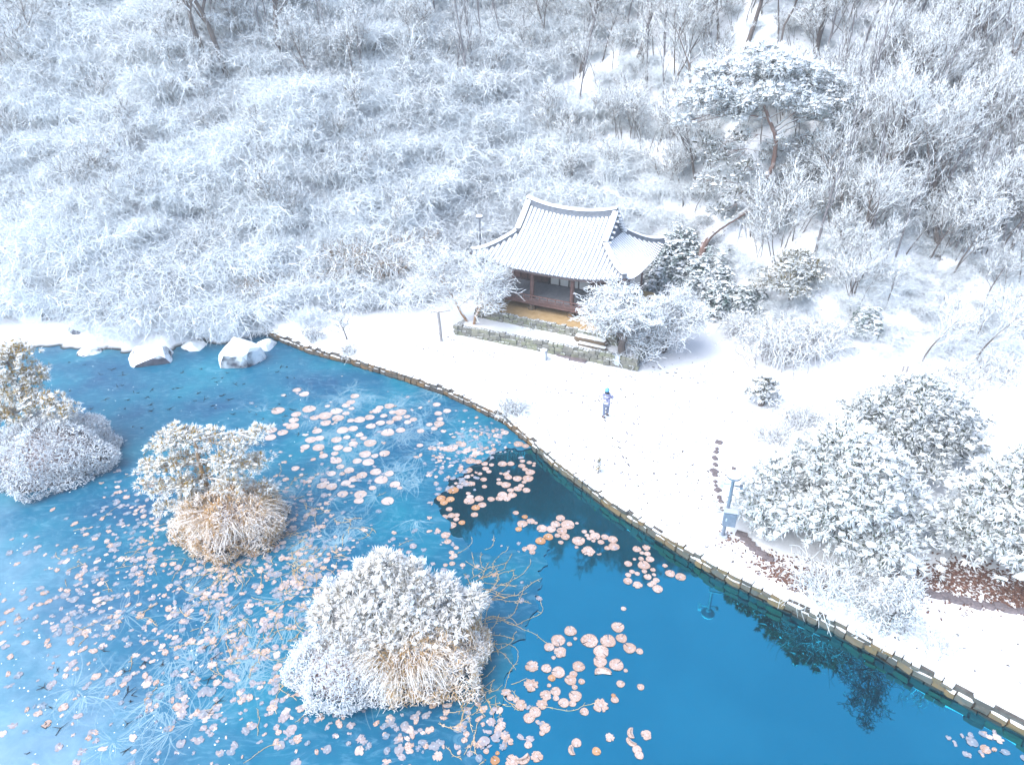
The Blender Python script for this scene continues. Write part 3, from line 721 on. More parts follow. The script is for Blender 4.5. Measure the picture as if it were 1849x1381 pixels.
# ------------------------------------------------------------------ plant makers
def branch_tree(seed, height, r0, levels=4, spread=0.7, lean=(0, 0), trunk_frac=0.45, nkids=(7, 6, 5, 4), up=0.35, droop=0.0, stems=1, wig=0.12, rmin=0.010, lratio=0.62):
    """recursive bare tree; returns limb polylines of the trunk and the segments of the crown"""
    R = random.Random(seed); trunk, segs = [], []
    def nrm(v):
        l = math.sqrt(v[0] ** 2 + v[1] ** 2 + v[2] ** 2) or 1; return (v[0] / l, v[1] / l, v[2] / l)
    def grow(p, d, Lg, r, lev):
        n = 7 if lev == 0 else (5 if lev == 1 else (4 if lev == 2 else 3))
        st = Lg / n; pts, rad = [p], [r]
        for i in range(n):
            w = wig * (1.0 + .5 * lev)
            d = nrm((d[0] + R.gauss(0, w), d[1] + R.gauss(0, w), d[2] + R.gauss(0, w * .7) + (up * .12 if lev else 0.04) - droop * .1 * lev))
            p = (p[0] + d[0] * st, p[1] + d[1] * st, p[2] + d[2] * st); pts.append(p)
            rad.append(max(rmin, r * (1 - (.72 if lev == 0 else .85) * (i + 1) / n)))
        if lev == 0: trunk.append((pts, rad))
        else:
            for i in range(n): segs.append((pts[i], pts[i + 1], rad[i], rad[i + 1], lev))
        if lev >= levels: return
        k = nkids[lev]
        for j in range(k):
            t = (trunk_frac + (1 - trunk_frac) * (j + R.random()) / k) if lev == 0 else (.2 + .8 * (j + R.random()) / k)
            i = min(n - 1, int(t * n)); f = t * n - i
            q = tuple(pts[i][a] + (pts[i + 1][a] - pts[i][a]) * f for a in range(3))
            ax = nrm(tuple(pts[i + 1][a] - pts[i][a] for a in range(3)))
            az = R.uniform(0, 6.283); s = spread * R.uniform(.7, 1.3)
            o = (math.cos(az), math.sin(az), R.uniform(-.2, .5) * up)
            dd = nrm(tuple(ax[a] * (1 - .35 * s) + o[a] * s for a in range(3)))
            grow(q, dd, Lg * lratio * R.uniform(.7, 1.1) * (1.15 - .45 * t), max(rmin, rad[i] * R.uniform(.45, .65)), lev + 1)
    for s in range(stems):
        a = 6.283 * s / max(1, stems) + R.random()
        e = .28 if stems > 1 else 0
        grow((math.cos(a) * .15 * (stems > 1), math.sin(a) * .15 * (stems > 1), -.3), nrm((lean[0] + e * math.cos(a), lean[1] + e * math.sin(a), 1)), height * R.uniform(.5, .62), r0 * (1 if stems == 1 else R.uniform(.6, .9)), 0)
    return trunk, segs
def tree_meshes(args, bark, twig, kw, k0=6):
    tr, sg = branch_tree(*args, **kw)
    a = MB()
    for P, R_ in tr: tube(a, P, R_, k0)
    b = MB(); A = np.array([s[0] for s in sg]); B = np.array([s[1] for s in sg]); ra = np.array([s[2] for s in sg]); rb = np.array([s[3] for s in sg]); lv = np.array([s[4] for s in sg])
    k = lv <= 1
    prisms(b, A[k], B[k], ra[k], rb[k], 0, 5); prisms(b, A[~k], B[~k], ra[~k], rb[~k], 1, 3, seed=args[0])
    return a.mesh('trunk', M[bark]), b.mesh('branches', [M[bark], M[twig]])
def put_tree(name, meshes, label, cat, loc, rotz=0, scale=1, group=None, tilt=(0, 0)):
    o = thing(name, label, cat, loc, rotz, group, scale)
    o.rotation_euler = (tilt[0], tilt[1], rotz)
    link('trunk', meshes[0], o); link('branches', meshes[1], o)
    return o
def shrub_mesh(seed, R_=1.8, H=1.7, ncane=75, nside=9, r=.022, arch=1.0, m='cane', side_len=.45, jit=.35):
    """arching snow-laden canes with side twigs"""
    rg = np.random.default_rng(seed); n = ncane; ns = 7
    az = rg.uniform(0, 6.283, n); L_ = rg.uniform(.55, 1.15, n); hh = H * rg.uniform(.55, 1.1, n)
    base = np.stack([rg.normal(0, .28 * R_, n), rg.normal(0, .28 * R_, n), np.full(n, -.25)], -1)
    t = np.linspace(0, 1, ns + 1)
    out = R_ * L_[:, None] * (t[None] ** 1.15) * arch
    az2 = az[:, None] + rg.normal(0, .35, n)[:, None] * t[None]
    z = hh[:, None] * (np.sin(np.clip(t[None] * rg.uniform(1.7, 2.7, n)[:, None], 0, 3.0)))
    P = np.stack([np.cos(az2) * out, np.sin(az2) * out, z], -1) + base[:, None, :] + rg.normal(0, .035 * R_, (n, ns + 1, 3)) * t[None, :, None]
    b = MB(); rr = r * np.linspace(1.3, .6, ns + 1)
    for i in range(ns): prisms(b, P[:, i], P[:, i + 1], rr[i], rr[i + 1], 0, 3, seed + i)
    m_ = n * nside; ci = np.repeat(np.arange(n), nside); ti = rg.uniform(.25, 1, m_) * ns; i0 = np.minimum(ti.astype(int), ns - 1); f = (ti - i0)[:, None]
    A = P[ci, i0] * (1 - f) + P[ci, i0 + 1] * f
    d = norm(norm(P[ci, i0 + 1] - P[ci, i0]) * .7 + rg.normal(0, .55, (m_, 3)) + np.array([0, 0, .15]))
    l = side_len * rg.uniform(.5, 1.3, m_)[:, None]
    B = A + d * l; C = B + norm(d + rg.normal(0, jit, (m_, 3)) - np.array([0, 0, .25])) * l * .8
    prisms(b, A, B, r * .75, r * .6, 0, 3, seed + 50); prisms(b, B, C, r * .6, r * .4, 0, 3, seed + 51)
    return b.mesh('shrub', M[m])
def dome_bush_mesh(seed, rx, ry, rz, n, ln, r, m, down=.0, z0=.1, jag=.08):
    """dense rounded bush: short twigs standing out of an uneven dome"""
    rg = np.random.default_rng(seed)
    u = rg.normal(0, 1, (n, 3)); u[:, 2] = np.abs(u[:, 2]) - down; u = norm(u)
    a = np.arctan2(u[:, 1], u[:, 0])
    s = 1 + jag * np.sin(a * 5 + seed) + jag * .7 * np.sin(a * 9 + 2) + rg.normal(0, .035, n) + .06 * np.sin(u[:, 2] * 9 + a * 4)
    P = u * np.array([rx, ry, rz]) * s[:, None] + np.array([0, 0, z0])
    d = norm(u * .7 + rg.normal(0, .75, (n, 3)) + np.array([0, 0, .35]))
    b = MB(); A = P - d * ln * .7; B = P + d * ln * rg.uniform(.1, .5, n)[:, None]
    prisms(b, A, B, r, r * .7, 0, 3, seed)
    k = rg.integers(0, n, n); d2 = norm(d[k] + rg.normal(0, .7, (n, 3))); A2 = P[k]
    prisms(b, A2, A2 + d2 * ln * .55, r * .8, r * .5, 0, 3, seed + 1)
    V, F = ICO2
    core = V * np.array([rx, ry, rz]) * .8; core[:, 2] = np.maximum(core[:, 2], -.05)
    b.add(core + np.array([0, 0, z0 - .1]), F, 1, True)
    return b.mesh('bush', [M[m], M['dome_core']])
def tuft_shapes(mb, C, D, rg, ln, r, k=7, m=0, spread=.9):
    """needle sprays: one slim blade per needle bundle"""
    n = len(C)
    for i in range(k):
        d = norm(D + rg.normal(0, spread * .6, (n, 3))); l = (ln * rg.uniform(.55, 1.2, n))[:, None]
        w = norm(np.cross(d, rg.normal(0, .35, (n, 3)) + np.array([0, 0, 1.]))) * (r * rg.uniform(.7, 1.3, n))[:, None]
        B = C + d * l * .1; mb.add(np.stack([B, C + d * l * .55 - w, C + d * l, C + d * l * .55 + w], 1).reshape(-1, 3), np.arange(n * 4).reshape(-1, 4), m)
def pine_meshes(seed, trunk, radii, pads, bark, needle, ln=.3, r=.03, k=7, dens=26, snow_frac=.5, snow_s=.13, sub=True, tw='twig'):
    """trunk polyline, flat foliage pads (cx,cy,cz,rx,ry,rz,density) carried by limbs"""
    rg = np.random.default_rng(seed)
    a = MB(); trunk = np.array(trunk, float)
    # smooth the trunk
    t = np.linspace(0, len(trunk) - 1, len(trunk) * 4)
    TP_ = np.stack([np.interp(t, np.arange(len(trunk)), trunk[:, i]) for i in range(3)], -1)
    for _ in range(2): TP_[1:-1] = (TP_[:-2] + TP_[1:-1] * 2 + TP_[2:]) / 4
    TR = np.interp(t, np.arange(len(trunk)), radii)
    tube(a, TP_ + rg.normal(0, .012, TP_.shape), TR, 8)
    b = MB(); Cs, Ds = [], []
    for (cx, cy, cz, rx, ry, rz, dn) in pads:
        c = np.array([cx, cy, cz]); area = rx * ry
        dd = np.linalg.norm(TP_ - c, axis=1) + np.maximum(TP_[:, 2] - cz, 0) * 1.2
        i0 = int(np.argmin(dd)); p0 = TP_[i0]
        e = c - p0; nseg = 6; tt = np.linspace(0, 1, nseg + 1)[:, None]
        lp = p0 + e * tt + np.sin(tt * 3.1416) * np.array([0, 0, .06 * np.linalg.norm(e)]) + rg.normal(0, .04 * np.linalg.norm(e) ** .5, (nseg + 1, 3)) * np.sin(tt * 3.14)
        lr = np.linspace(min(TR[i0] * .55, .11), .025, nseg + 1)
        tube(b, lp, lr, 5, 0)
        n = max(8, int(dens * dn * area * 3.14))
        q = rg.normal(0, 1, (n, 3)); q = norm(q) * (rg.random((n, 1)) ** .45)
        lump = 1 + .22 * np.sin(np.arctan2(q[:, 1], q[:, 0]) * 5 + cx * 3) + .1 * np.sin(np.arctan2(q[:, 1], q[:, 0]) * 11 + cy)
        q = q * np.array([rx, ry, rz]); q[:, :2] *= lump[:, None]
        q[:, 2] -= .35 * rz * (np.hypot(q[:, 0] / rx, q[:, 1] / ry)) ** 2
        C = c + q
        Cs.append(C); D = norm(q / np.array([rx, ry, rz]) * np.array([.9, .9, .3]) + np.array([0, 0, .42]) + rg.normal(0, .25, (n, 3))); Ds.append(D)
        nb_ = max(4, n // 5); pick = rg.choice(n, nb_, replace=False); o0 = lp[rg.integers(nseg // 2, nseg + 1, nb_)]
        mid = o0 * .45 + C[pick] * .55 + rg.normal(0, .06, (nb_, 3)) - np.array([0, 0, .08])
        prisms(b, o0, mid, .022, .016, 0, 3, seed); prisms(b, mid, C[pick], .016, .01, 0, 3, seed + 1)
    C, D = np.concatenate(Cs), np.concatenate(Ds)
    tuft_shapes(b, C, D, rg, ln, r, k, 1)
    s = rg.random(len(C)) < snow_frac
    S = np.stack([snow_s * rg.uniform(.7, 1.5, s.sum()), snow_s * rg.uniform(.7, 1.3, s.sum()), snow_s * rg.uniform(.35, .6, s.sum())], -1)
    blobs(b, C[s] + D[s] * ln * .35 + np.array([0, 0, .03]), S * rg.uniform(.5, 1.5, (len(S), 1)), 2, seed, .45)
    return a.mesh('trunk', M[bark]), b.mesh('crown', [M[bark], M[needle], M['snow' if needle == 'needle_heavy' else 'clump']])
def put_pine(name, meshes, label, loc, rotz=0, scale=1, group=None, cat='pine tree'):
    o = thing(name, label, cat, loc, rotz, group, scale)
    link('trunk', meshes[0], o); link('crown', meshes[1], o); return o
def auto_pads(seed, H, R_, z0=.3, n=16, flat=.22):
    rg = np.random.default_rng(seed); out = []
    for i in range(n):
        f = z0 + (1 - z0) * (i + .5) / n; a = i * 2.4 + rg.uniform(-.4, .4)
        rr = R_ * math.sqrt(max(0.03, 1 - ((f - z0) / (1.02 - z0)) ** 1.7)) * rg.uniform(.45, .8)
        s = R_ * rg.uniform(.38, .58) * (1.1 - .45 * f)
        out.append((math.cos(a) * rr, math.sin(a) * rr, H * f, s, s * .85, s * flat * 1.8, 1.0))
    out.append((0, 0, H * .98, R_ * .3, R_ * .3, R_ * .2, 1.0))
    return out
def reed_mesh(seed, n, R_, H, m='reed', w=.018, arch=1.0, az=None):
    rg = np.random.default_rng(seed); a = rg.uniform(0, 6.283, n) if az is None else rg.uniform(az[0], az[1], n)
    rad = np.sqrt(rg.random(n)) * R_ * .55
    base = np.stack([np.cos(a) * rad, np.sin(a) * rad, np.zeros(n)], -1)
    a2 = a + rg.normal(0, .5, n); hh = H * rg.uniform(.55, 1.15, n); out = R_ * rg.uniform(.25, .75, n) * arch
    P = []
    for t in np.linspace(0, 1, 6):
        P.append(base + np.stack([np.cos(a2) * out * t ** 1.6, np.sin(a2) * out * t ** 1.6, hh * np.sin(t * 2.3) / 1.0], -1) + rg.normal(0, .02, (n, 3)))
    b = MB()
    for i in range(5): prisms(b, P[i], P[i + 1], w * (1 - .15 * i), w * (1 - .15 * (i + 1)), 0, 3, seed + i)
    return b.mesh('reeds', M[m])
def leaf_bush_mesh(seed, R_, H, n, ls):
    """broad-leaved evergreen: whorls of drooping leaves with snow on them"""
    rg = np.random.default_rng(seed); c = n
    u = rg.normal(0, 1, (c, 3)); u[:, 2] = np.abs(u[:, 2]); u = norm(u) * (rg.random((c, 1)) ** .3)
    a_ = np.arctan2(u[:, 1], u[:, 0]); lump = 1 + .2 * np.sin(a_ * 4 + seed) + .14 * np.sin(a_ * 7 + u[:, 2] * 6)
    C = u * np.array([R_, R_, H]) * lump[:, None]
    V, F = [], []; mb = MB()
    for k in range(6):
        a = rg.uniform(0, 6.283, c); d = norm(np.stack([np.cos(a), np.sin(a), rg.uniform(-.5, .5, c)], -1) + u * .3); s = norm(np.cross(d, np.array([0, 0, 1.])))
        l = (ls * rg.uniform(.7, 1.3, c))[:, None]; w = l * .3
        P0 = C; P1 = C + d * l * .5 + s * w + np.array([0, 0, .02]); P2 = C + d * l - np.array([0, 0, 1]) * l * .25; P3 = C + d * l * .5 - s * w + np.array([0, 0, .02])
        W = np.stack([P0, P1, P2, P3], 1).reshape(-1, 3)
        mb.add(W, np.arange(c * 4).reshape(-1, 4), 0)
    pick = rg.random(c) < .36
    blobs(mb, C[pick] + np.array([0, 0, ls * .15]), np.stack([ls * rg.uniform(.4, .8, pick.sum()), ls * rg.uniform(.4, .8, pick.sum()), ls * rg.uniform(.14, .25, pick.sum())], -1), 1, seed)
    b = MB(); k = rg.choice(c, max(10, c // 12), replace=False)
    prisms(b, np.zeros((len(k), 3)) + np.array([0, 0, -.2]), C[k], .03, .012, 0, 3, seed)
    return b.mesh('stems', M['bark']), mb.mesh('foliage', [M['leaf'], M['snow']])

# ------------------------------------------------------------------ hillside: thicket (stuff), trees (things)
SHRUBS = [shrub_mesh(101, 2.1, 1.7, 130, 16, .0145, side_len=.42), shrub_mesh(102, 2.5, 1.5, 140, 16, .014, 1.1, side_len=.42), shrub_mesh(103, 1.7, 1.9, 120, 16, .0145, .9, side_len=.42), shrub_mesh(104, 2.3, 2.0, 140, 16, .015, side_len=.42), shrub_mesh(105, 1.4, 1.1, 100, 15, .013, side_len=.36), shrub_mesh(106, 1.1, .7, 80, 15, .012, side_len=.32)]
def gn_scatter(name, meshes, P, ROT, SCL, IDX):
    """one object that instances plant meshes on points"""
    col = bpy.data.collections.new(name + '_kinds')
    for i, me in enumerate(meshes):
        col.objects.link(bpy.data.objects.new('kind_%02d' % i, me))
    pm = bpy.data.meshes.new(name); pm.vertices.add(len(P)); pm.vertices.foreach_set('co', np.asarray(P, np.float32).ravel())
    for nm, ty, dat, key in (('rot', 'FLOAT_VECTOR', ROT, 'vector'), ('scl', 'FLOAT', SCL, 'value'), ('idx', 'INT', IDX, 'value')):
        at_ = pm.attributes.new(nm, ty, 'POINT'); at_.data.foreach_set(key, np.asarray(dat, np.int32 if ty == 'INT' else np.float32).ravel())
    o = link(name, pm)
    ng = bpy.data.node_groups.new(name, 'GeometryNodeTree')
    ng.interface.new_socket('Geometry', in_out='INPUT', socket_type='NodeSocketGeometry'); ng.interface.new_socket('Geometry', in_out='OUTPUT', socket_type='NodeSocketGeometry')
    n = ng.nodes; gi, go = n.new('NodeGroupInput'), n.new('NodeGroupOutput')
    ip = n.new('GeometryNodeInstanceOnPoints'); ci = n.new('GeometryNodeCollectionInfo')
    ci.inputs['Collection'].default_value = col; ci.inputs['Separate Children'].default_value = True; ci.inputs['Reset Children'].default_value = True
    def attr(nm, ty):
        a = n.new('GeometryNodeInputNamedAttribute'); a.data_type = ty; a.inputs[0].default_value = nm; return a.outputs[0]
    lk = ng.links.new
    lk(gi.outputs[0], ip.inputs['Points']); lk(ci.outputs[0], ip.inputs['Instance']); ip.inputs['Pick Instance'].default_value = True
    lk(attr('idx', 'INT'), ip.inputs['Instance Index'])
    e2r = n.new('FunctionNodeEulerToRotation'); lk(attr('rot', 'FLOAT_VECTOR'), e2r.inputs[0]); lk(e2r.outputs[0], ip.inputs['Rotation'])
    lk(attr('scl', 'FLOAT'), ip.inputs['Scale']); lk(ip.outputs[0], go.inputs[0])
    md = o.modifiers.new('scatter', 'NODES'); md.node_group = ng
    return o
rg = np.random.default_rng(77)
pts = []
for _ in range(16000):
    x, y = rg.uniform(-62, 62), rg.uniform(35, 84)
    d = y - np.interp(x, FX, FY)
    if d < (0.3 if x < 15 else -2.6) or d > 32 or abs(x) > 0.80 * y + 3: continue
    right = np.clip((x - 2) / 14, 0, 1)
    minsep = 1.15 - .3 * right + .012 * d
    if d > 24: minsep *= 1.4
    if any((x - q[0]) ** 2 + (y - q[1]) ** 2 < minsep ** 2 for q in pts[-600:]): continue
    pts.append((x, y, right, d))
pts = np.array(pts); right, dd = pts[:, 2], pts[:, 3]
patch = wob(pts[:, 0], pts[:, 1], 2.4, 8)
keep = ~((patch > .95) & (rg.random(len(pts)) < .55)); pts, right, dd = pts[keep], right[keep], dd[keep]; n = len(pts)
field = [(at(x, y, .4)[:2], r_) for x, y, r_ in ((1540, 690, 3.2), (1600, 690, 2.8), (1490, 705, 2.5), (1440, 715, 2.5), (1800, 725, 3.0), (1860, 730, 3.0), (1740, 745, 2.0))]
keep = np.array([all((p[0] - c_[0]) ** 2 + (p[1] - c_[1]) ** 2 > r_ * r_ for c_, r_ in field) for p in pts]); pts, right, dd = pts[keep], right[keep], dd[keep]; n = len(pts)
SCL = rg.uniform(.7, 1.25, n) * (1 - .4 * right) * np.clip(.75 + dd / 8, .62, 1)
IDX = np.where(rg.random(n) < right * .9, rg.integers(4, 6, n), rg.integers(0, 5, n))
ROT = np.stack([rg.normal(.25, .12, n), rg.normal(0, .12, n), np.zeros(n)], -1)
Q = rg.uniform(0, 6.283, n); ROT[:, 2] = 0
ROT = np.stack([rg.normal(0, .15, n), rg.normal(0, .15, n), Q], -1)
def sapling_mesh(seed, hgt, r0, **kw):
    tr, sg = branch_tree(seed, hgt, r0, **kw); b = MB()
    for P_, R_ in tr: tube(b, P_, R_, 5)
    A = np.array([q[0] for q in sg]); B = np.array([q[1] for q in sg]); prisms(b, A, B, np.array([q[2] for q in sg]), np.array([q[3] for q in sg]), 1, 3, seed)
    return b.mesh('sapling', [M['bark'], M['twig']])
SAPS = [sapling_mesh(201, 6.5, .06, spread=.5, nkids=(9, 6, 4, 3), up=.8, levels=3, rmin=.012), sapling_mesh(202, 5.5, .05, spread=.6, nkids=(9, 6, 4, 3), up=.8, levels=3, stems=3, rmin=.012)]
k_ = rg.random(n) < np.where(dd > 5, .16 + .14 * right, .03); IDX = np.where(k_, 6 + rg.integers(0, 2, n), IDX); SCL = np.where(k_, rg.uniform(.7, 1.2, n), SCL); ROT[k_, :2] *= .4
o = gn_scatter('thicket', SHRUBS + SAPS, np.stack([pts[:, 0], pts[:, 1], G(pts[:, 0], pts[:, 1]) - .1], -1), ROT, SCL, IDX)
tag(o, 'snow laden thicket of arching canes covering the steep hillside', 'thicket', kind='stuff')

HT = [tree_meshes((i + 1, hgt, r0), 'bark', 'twig', kw) for i, (hgt, r0, kw) in enumerate([
    (15, .24, dict(spread=.55, nkids=(9, 6, 5, 3), up=.9)), (13, .18, dict(spread=.6, nkids=(9, 6, 5, 3), up=.8)), (12, .13, dict(spread=.5, nkids=(8, 6, 5, 3), stems=2, up=.9)),
    (9, .11, dict(spread=.65, nkids=(9, 6, 5, 3), stems=3, up=.7)), (7, .07, dict(spread=.6, nkids=(8, 6, 4, 3), up=.8)), (16, .28, dict(spread=.6, nkids=(10, 7, 5, 3), up=.7, lean=(.12, 0)))])]
HTD = [tree_meshes((i + 21, hgt, r0), 'twig_bare', 'twig_bare', kw) for i, (hgt, r0, kw) in enumerate([(15, .22, dict(spread=.6, nkids=(10, 7, 5, 3), up=.7, rmin=.03)), (13, .18, dict(spread=.55, nkids=(9, 7, 5, 3), up=.8, rmin=.03)), (14, .2, dict(spread=.65, nkids=(10, 6, 5, 3), stems=2, up=.7, rmin=.03))])]
M['bark_pale'] = snowy('bark_pale', [(0.3, (0.13, 0.13, 0.145)), (0.7, (0.24, 0.23, 0.245))], 0.5, 0.8, 1.3, 0.5)
POLE = [tree_meshes((31 + i, hgt, r0), 'bark_pale', 'twig', dict(spread=.45, nkids=(9, 5, 3), levels=3, up=1.0, rmin=.008, trunk_frac=.35, wig=.05, lratio=.42)) for i, (hgt, r0) in enumerate([(17, .1), (15, .085), (19, .12), (13, .07)])]
rg = np.random.default_rng(99)
TREES = []
def hill_tree(p, k, sc, label, group, tilt=None, HT=HT):
    tl = (rg.normal(0, .07), rg.normal(0, .07)) if tilt is None else tilt
    TREES.append((put_tree('bare_tree', HT[k], label, 'tree', p, rg.uniform(0, 6.28), sc, group, tl), p))
TR_R = [(1675, 478, 3), (1692, 472, 0), (1545, 412, 1), (1640, 285, 0), (1716, 500, 4), (1505, 305, 2), (1540, 372, 4), (1575, 378, 1), (1622, 362, 4), (1657, 402, 1), (1762, 462, 2), (1802, 432, 3), (1838, 405, 0),
        (1602, 245, 1), (1702, 235, 0), (1782, 255, 2), (1832, 190, 1), (1740, 330, 2), (1815, 320, 3), (1590, 160, 0), (1660, 150, 2), (1730, 140, 1), (1800, 110, 0), (1520, 140, 2), (1840, 520, 4), (1770, 560, 4)]
for x, y, k in TR_R:
    lean_r = .2 if x > 1640 else .02
    hill_tree(hit(x, y), k, rg.uniform(.7, 1.0), 'slender bare tree on the hillside at the far right', 'bare trees on the right hillside', (rg.normal(0, .06), lean_r + rg.normal(0, .07)))
TR_C = [(1250, 318, 1), (1243, 165, 1), (1216, 128, 2), (1146, 92, 0), (1086, 68, 4), (1048, 90, 0), (982, 66, 2), (962, 108, 4), (916, 104, 4), (792, 108, 4), (1180, 70, 4), (1292, 66, 1), (1345, 60, 0), (1405, 50, 2), (1470, 66, 0), (845, 58, 4), (745, 66, 4)]
TR_R += [(int(rg.uniform(1500, 1849)), int(rg.uniform(60, 560)), int(rg.integers(0, 5))) for _ in range(46)]
for x, y, k in TR_R[26:]:
    hill_tree(hit(x, y), k, rg.uniform(.5, .8), 'slender bare tree on the hillside at the far right', 'bare trees on the right hillside', (rg.normal(0, .08), .1 + rg.normal(0, .1)))
for x, y, k in TR_C:
    hill_tree(hit(x, y + 45), k, rg.uniform(.75, 1.05), 'thin bare tree on the slope above the pavilion', 'bare trees above the pavilion')
for _ in range(46):
    x, y = rg.uniform(1440, 1849), rg.uniform(70, 520)
    hill_tree(hit(x, y), int(rg.integers(0, 4)), rg.uniform(.7, 1.1), '', 'bare trees on the right hillside', (rg.normal(0, .05), rg.normal(.07, .08)), POLE)
for _ in range(26):
    x, y = rg.uniform(760, 1440), rg.uniform(60, 230)
    if 1220 < x and y > 150: continue
    hill_tree(hit(x, y), int(rg.integers(0, 4)), rg.uniform(.6, .95), '', 'bare trees above the pavilion', (rg.normal(0, .05), rg.normal(0, .07)), POLE)
for _ in range(10):
    x, y = rg.uniform(280, 700), rg.uniform(70, 180)
    hill_tree(hit(x, y), int(rg.integers(0, 4)), rg.uniform(.7, 1.0), '', 'bare trees on the left hillside', (rg.normal(0, .05), rg.normal(-.08, .06)), POLE)
TR_L = [(640, 104, 4), (570, 112, 4), (508, 92, 0), (416, 96, 0), (382, 82, 5), (334, 112, 4), (318, 64, 1), (62, 44, 4), (132, 26, 1), (462, 64, 4), (20, 110, 4)]
for x, y, k in TR_L:
    hill_tree(hit(x, y + 60), k, rg.uniform(.95, 1.2), 'bare tree standing at the top of the left hillside', 'bare trees on the left hillside', (rg.normal(0, .05), -.12 + rg.normal(0, .06)))
# woods on the crest, out of the frame above but mirrored in the open water
m_ = 0
while m_ < 130:
    x, y = rg.uniform(-25, 40), rg.uniform(74, 118)
    if abs(x) > .55 * y: continue
    hill_tree((x, y, g1(x, y)), int(rg.integers(0, 3)), rg.uniform(.85, 1.25), 'tall bare tree on the crest, its dark branches mirrored in the pond', 'crest trees mirrored in the pond', None, HTD); m_ += 1
NTH = ['first', 'second', 'third', 'fourth', 'fifth', 'sixth', 'seventh', 'eighth', 'ninth', 'tenth', 'eleventh', 'twelfth', 'thirteenth', 'fourteenth', 'fifteenth', 'sixteenth', 'seventeenth', 'eighteenth', 'nineteenth', 'twentieth']
def to_px(p):
    dep = depth_of(p); return PW / 2 + FPX * p[0] / dep, PH / 2 - FPX * (p[1] * SP + (p[2] - HC) * CP) / dep
for gname, where, nrow in (('bare trees on the right hillside', 'on the far right hillside', 8), ('bare trees above the pavilion', 'on the slope above the pavilion', 4), ('bare trees on the left hillside', 'at the top of left hillside', 2)):
    T = sorted([(to_px(p)[1], to_px(p)[0], o) for o, p in TREES if o['group'] == gname], key=lambda t: t[0]); n = len(T)
    for r_ in range(nrow):
        row = sorted(T[r_ * n // nrow:(r_ + 1) * n // nrow], key=lambda t: t[1])
        for i, (_, _, o) in enumerate(row):
            o['label'] = ('bare snowy tree %s, ' % where) + (('%s row down, ' % NTH[r_]) if nrow > 1 else '') + '%s from left' % NTH[i]
#@@MID

# ------------------------------------------------------------------ the leaning red pine by the pavilion, with its props
YP = 49.0
pb = at_y(1262, 445, YP); pb[2] = g1(pb[0], pb[1]) - .1
def rel(px, py, Y, b): return at_y(px, py, Y) - b
tpx = [(1275, 428), (1310, 403), (1348, 382), (1364, 362), (1374, 338), (1396, 302), (1401, 262), (1399, 238), (1386, 212), (1378, 182), (1382, 150)]
trunk = [np.zeros(3)] + [rel(x, y, YP, pb) for x, y in tpx]
rads = [.26, .25, .23, .21, .19, .17, .16, .15, .135, .12, .09, .05]
pads = []
for (x, y, dy, rx, ry, rz, dn) in [(1400, 112, 0, 2.3, 2.2, .6, 1), (1340, 122, .8, 1.9, 1.8, .55, 1), (1455, 130, .6, 1.9, 1.8, .55, 1), (1300, 158, 0, 1.8, 1.8, .5, 1), (1500, 165, .4, 1.8, 1.7, .5, 1), (1255, 182, .3, 1.4, 1.4, .45, 1),
        (1532, 180, .2, 1.1, 1.2, .35, 1), (1395, 165, -1.2, 2.0, 1.5, .5, 1), (1345, 178, -.9, 1.5, 1.3, .45, 1), (1452, 185, -1, 1.6, 1.4, .45, 1), (1380, 92, 1.0, 1.6, 1.5, .5, 1), (1235, 215, .2, .9, .9, .4, .8), (1330, 200, .5, 1.6, 1.4, .5, .9), (1490, 205, .6, 1.5, 1.4, .45, .9), (1425, 145, .2, 2.0, 1.6, .5, 1), (1280, 130, .9, 1.2, 1.2, .4, .9), (1520, 150, .9, 1.0, 1.0, .4, .9)]:
    pads.append((*rel(x, y, YP + dy, pb), rx, ry, rz, dn))
big = pine_meshes(301, trunk, rads, pads, 'bark_red', 'needle_heavy', ln=.42, r=.028, k=18, dens=30, snow_frac=.9, snow_s=.12)
o = put_pine('pine_tree', big, 'tall leaning red barked pine with a flat snowy crown beside the pavilion', pb)
pads2 = []
for (x, y, dy, rx, ry, rz, dn) in [(1300, 275, .6, 1.3, 1.2, .9, .7), (1285, 325, .3, 1.2, 1.1, 1.0, .7), (1335, 245, .8, .9, .9, .6, .6), (1462, 258, .5, 1.3, 1.2, .8, .7), (1490, 300, .2, 1.1, 1.1, .9, .6), (1440, 300, -.3, 1.2, 1, .8, .6),
        (1425, 345, .4, 1.3, 1.1, .8, .6), (1330, 345, -.2, 1.3, 1.0, .8, .6), (1385, 275, .9, 1.0, .9, .7, .5), (1300, 380, .4, 1.2, 1, .6, .6), (1445, 385, .3, 1.2, 1, .7, .5), (1375, 330, -.9, .8, .6, .5, .5), (1410, 255, -.9, .7, .5, .5, .5), (1350, 300, -.3, 1.1, .9, .8, .6), (1480, 345, .2, 1.1, .9, .8, .5), (1270, 260, .5, .9, .9, .7, .6), (1500, 245, .4, 1.1, 1, .5, .6)]:
    pads2.append((*rel(x, y, YP + dy, pb), rx, ry, rz, dn))
low = pine_meshes(302, trunk[4:10], [.02] * 6, pads2, 'bark_red', 'needle_dull', ln=.36, r=.02, k=14, dens=34, snow_frac=.3, snow_s=.13)
link('lower_branches', low[1], o)
lb = MB(); lp = [rel(x, y, YP, pb) for x, y in ((1366, 362), (1385, 376), (1402, 392), (1416, 404), (1420, 418))]; tube(lb, lp, [.16, .14, .11, .08, .05], 7); lb.build('limb', M['bark_red'], o)
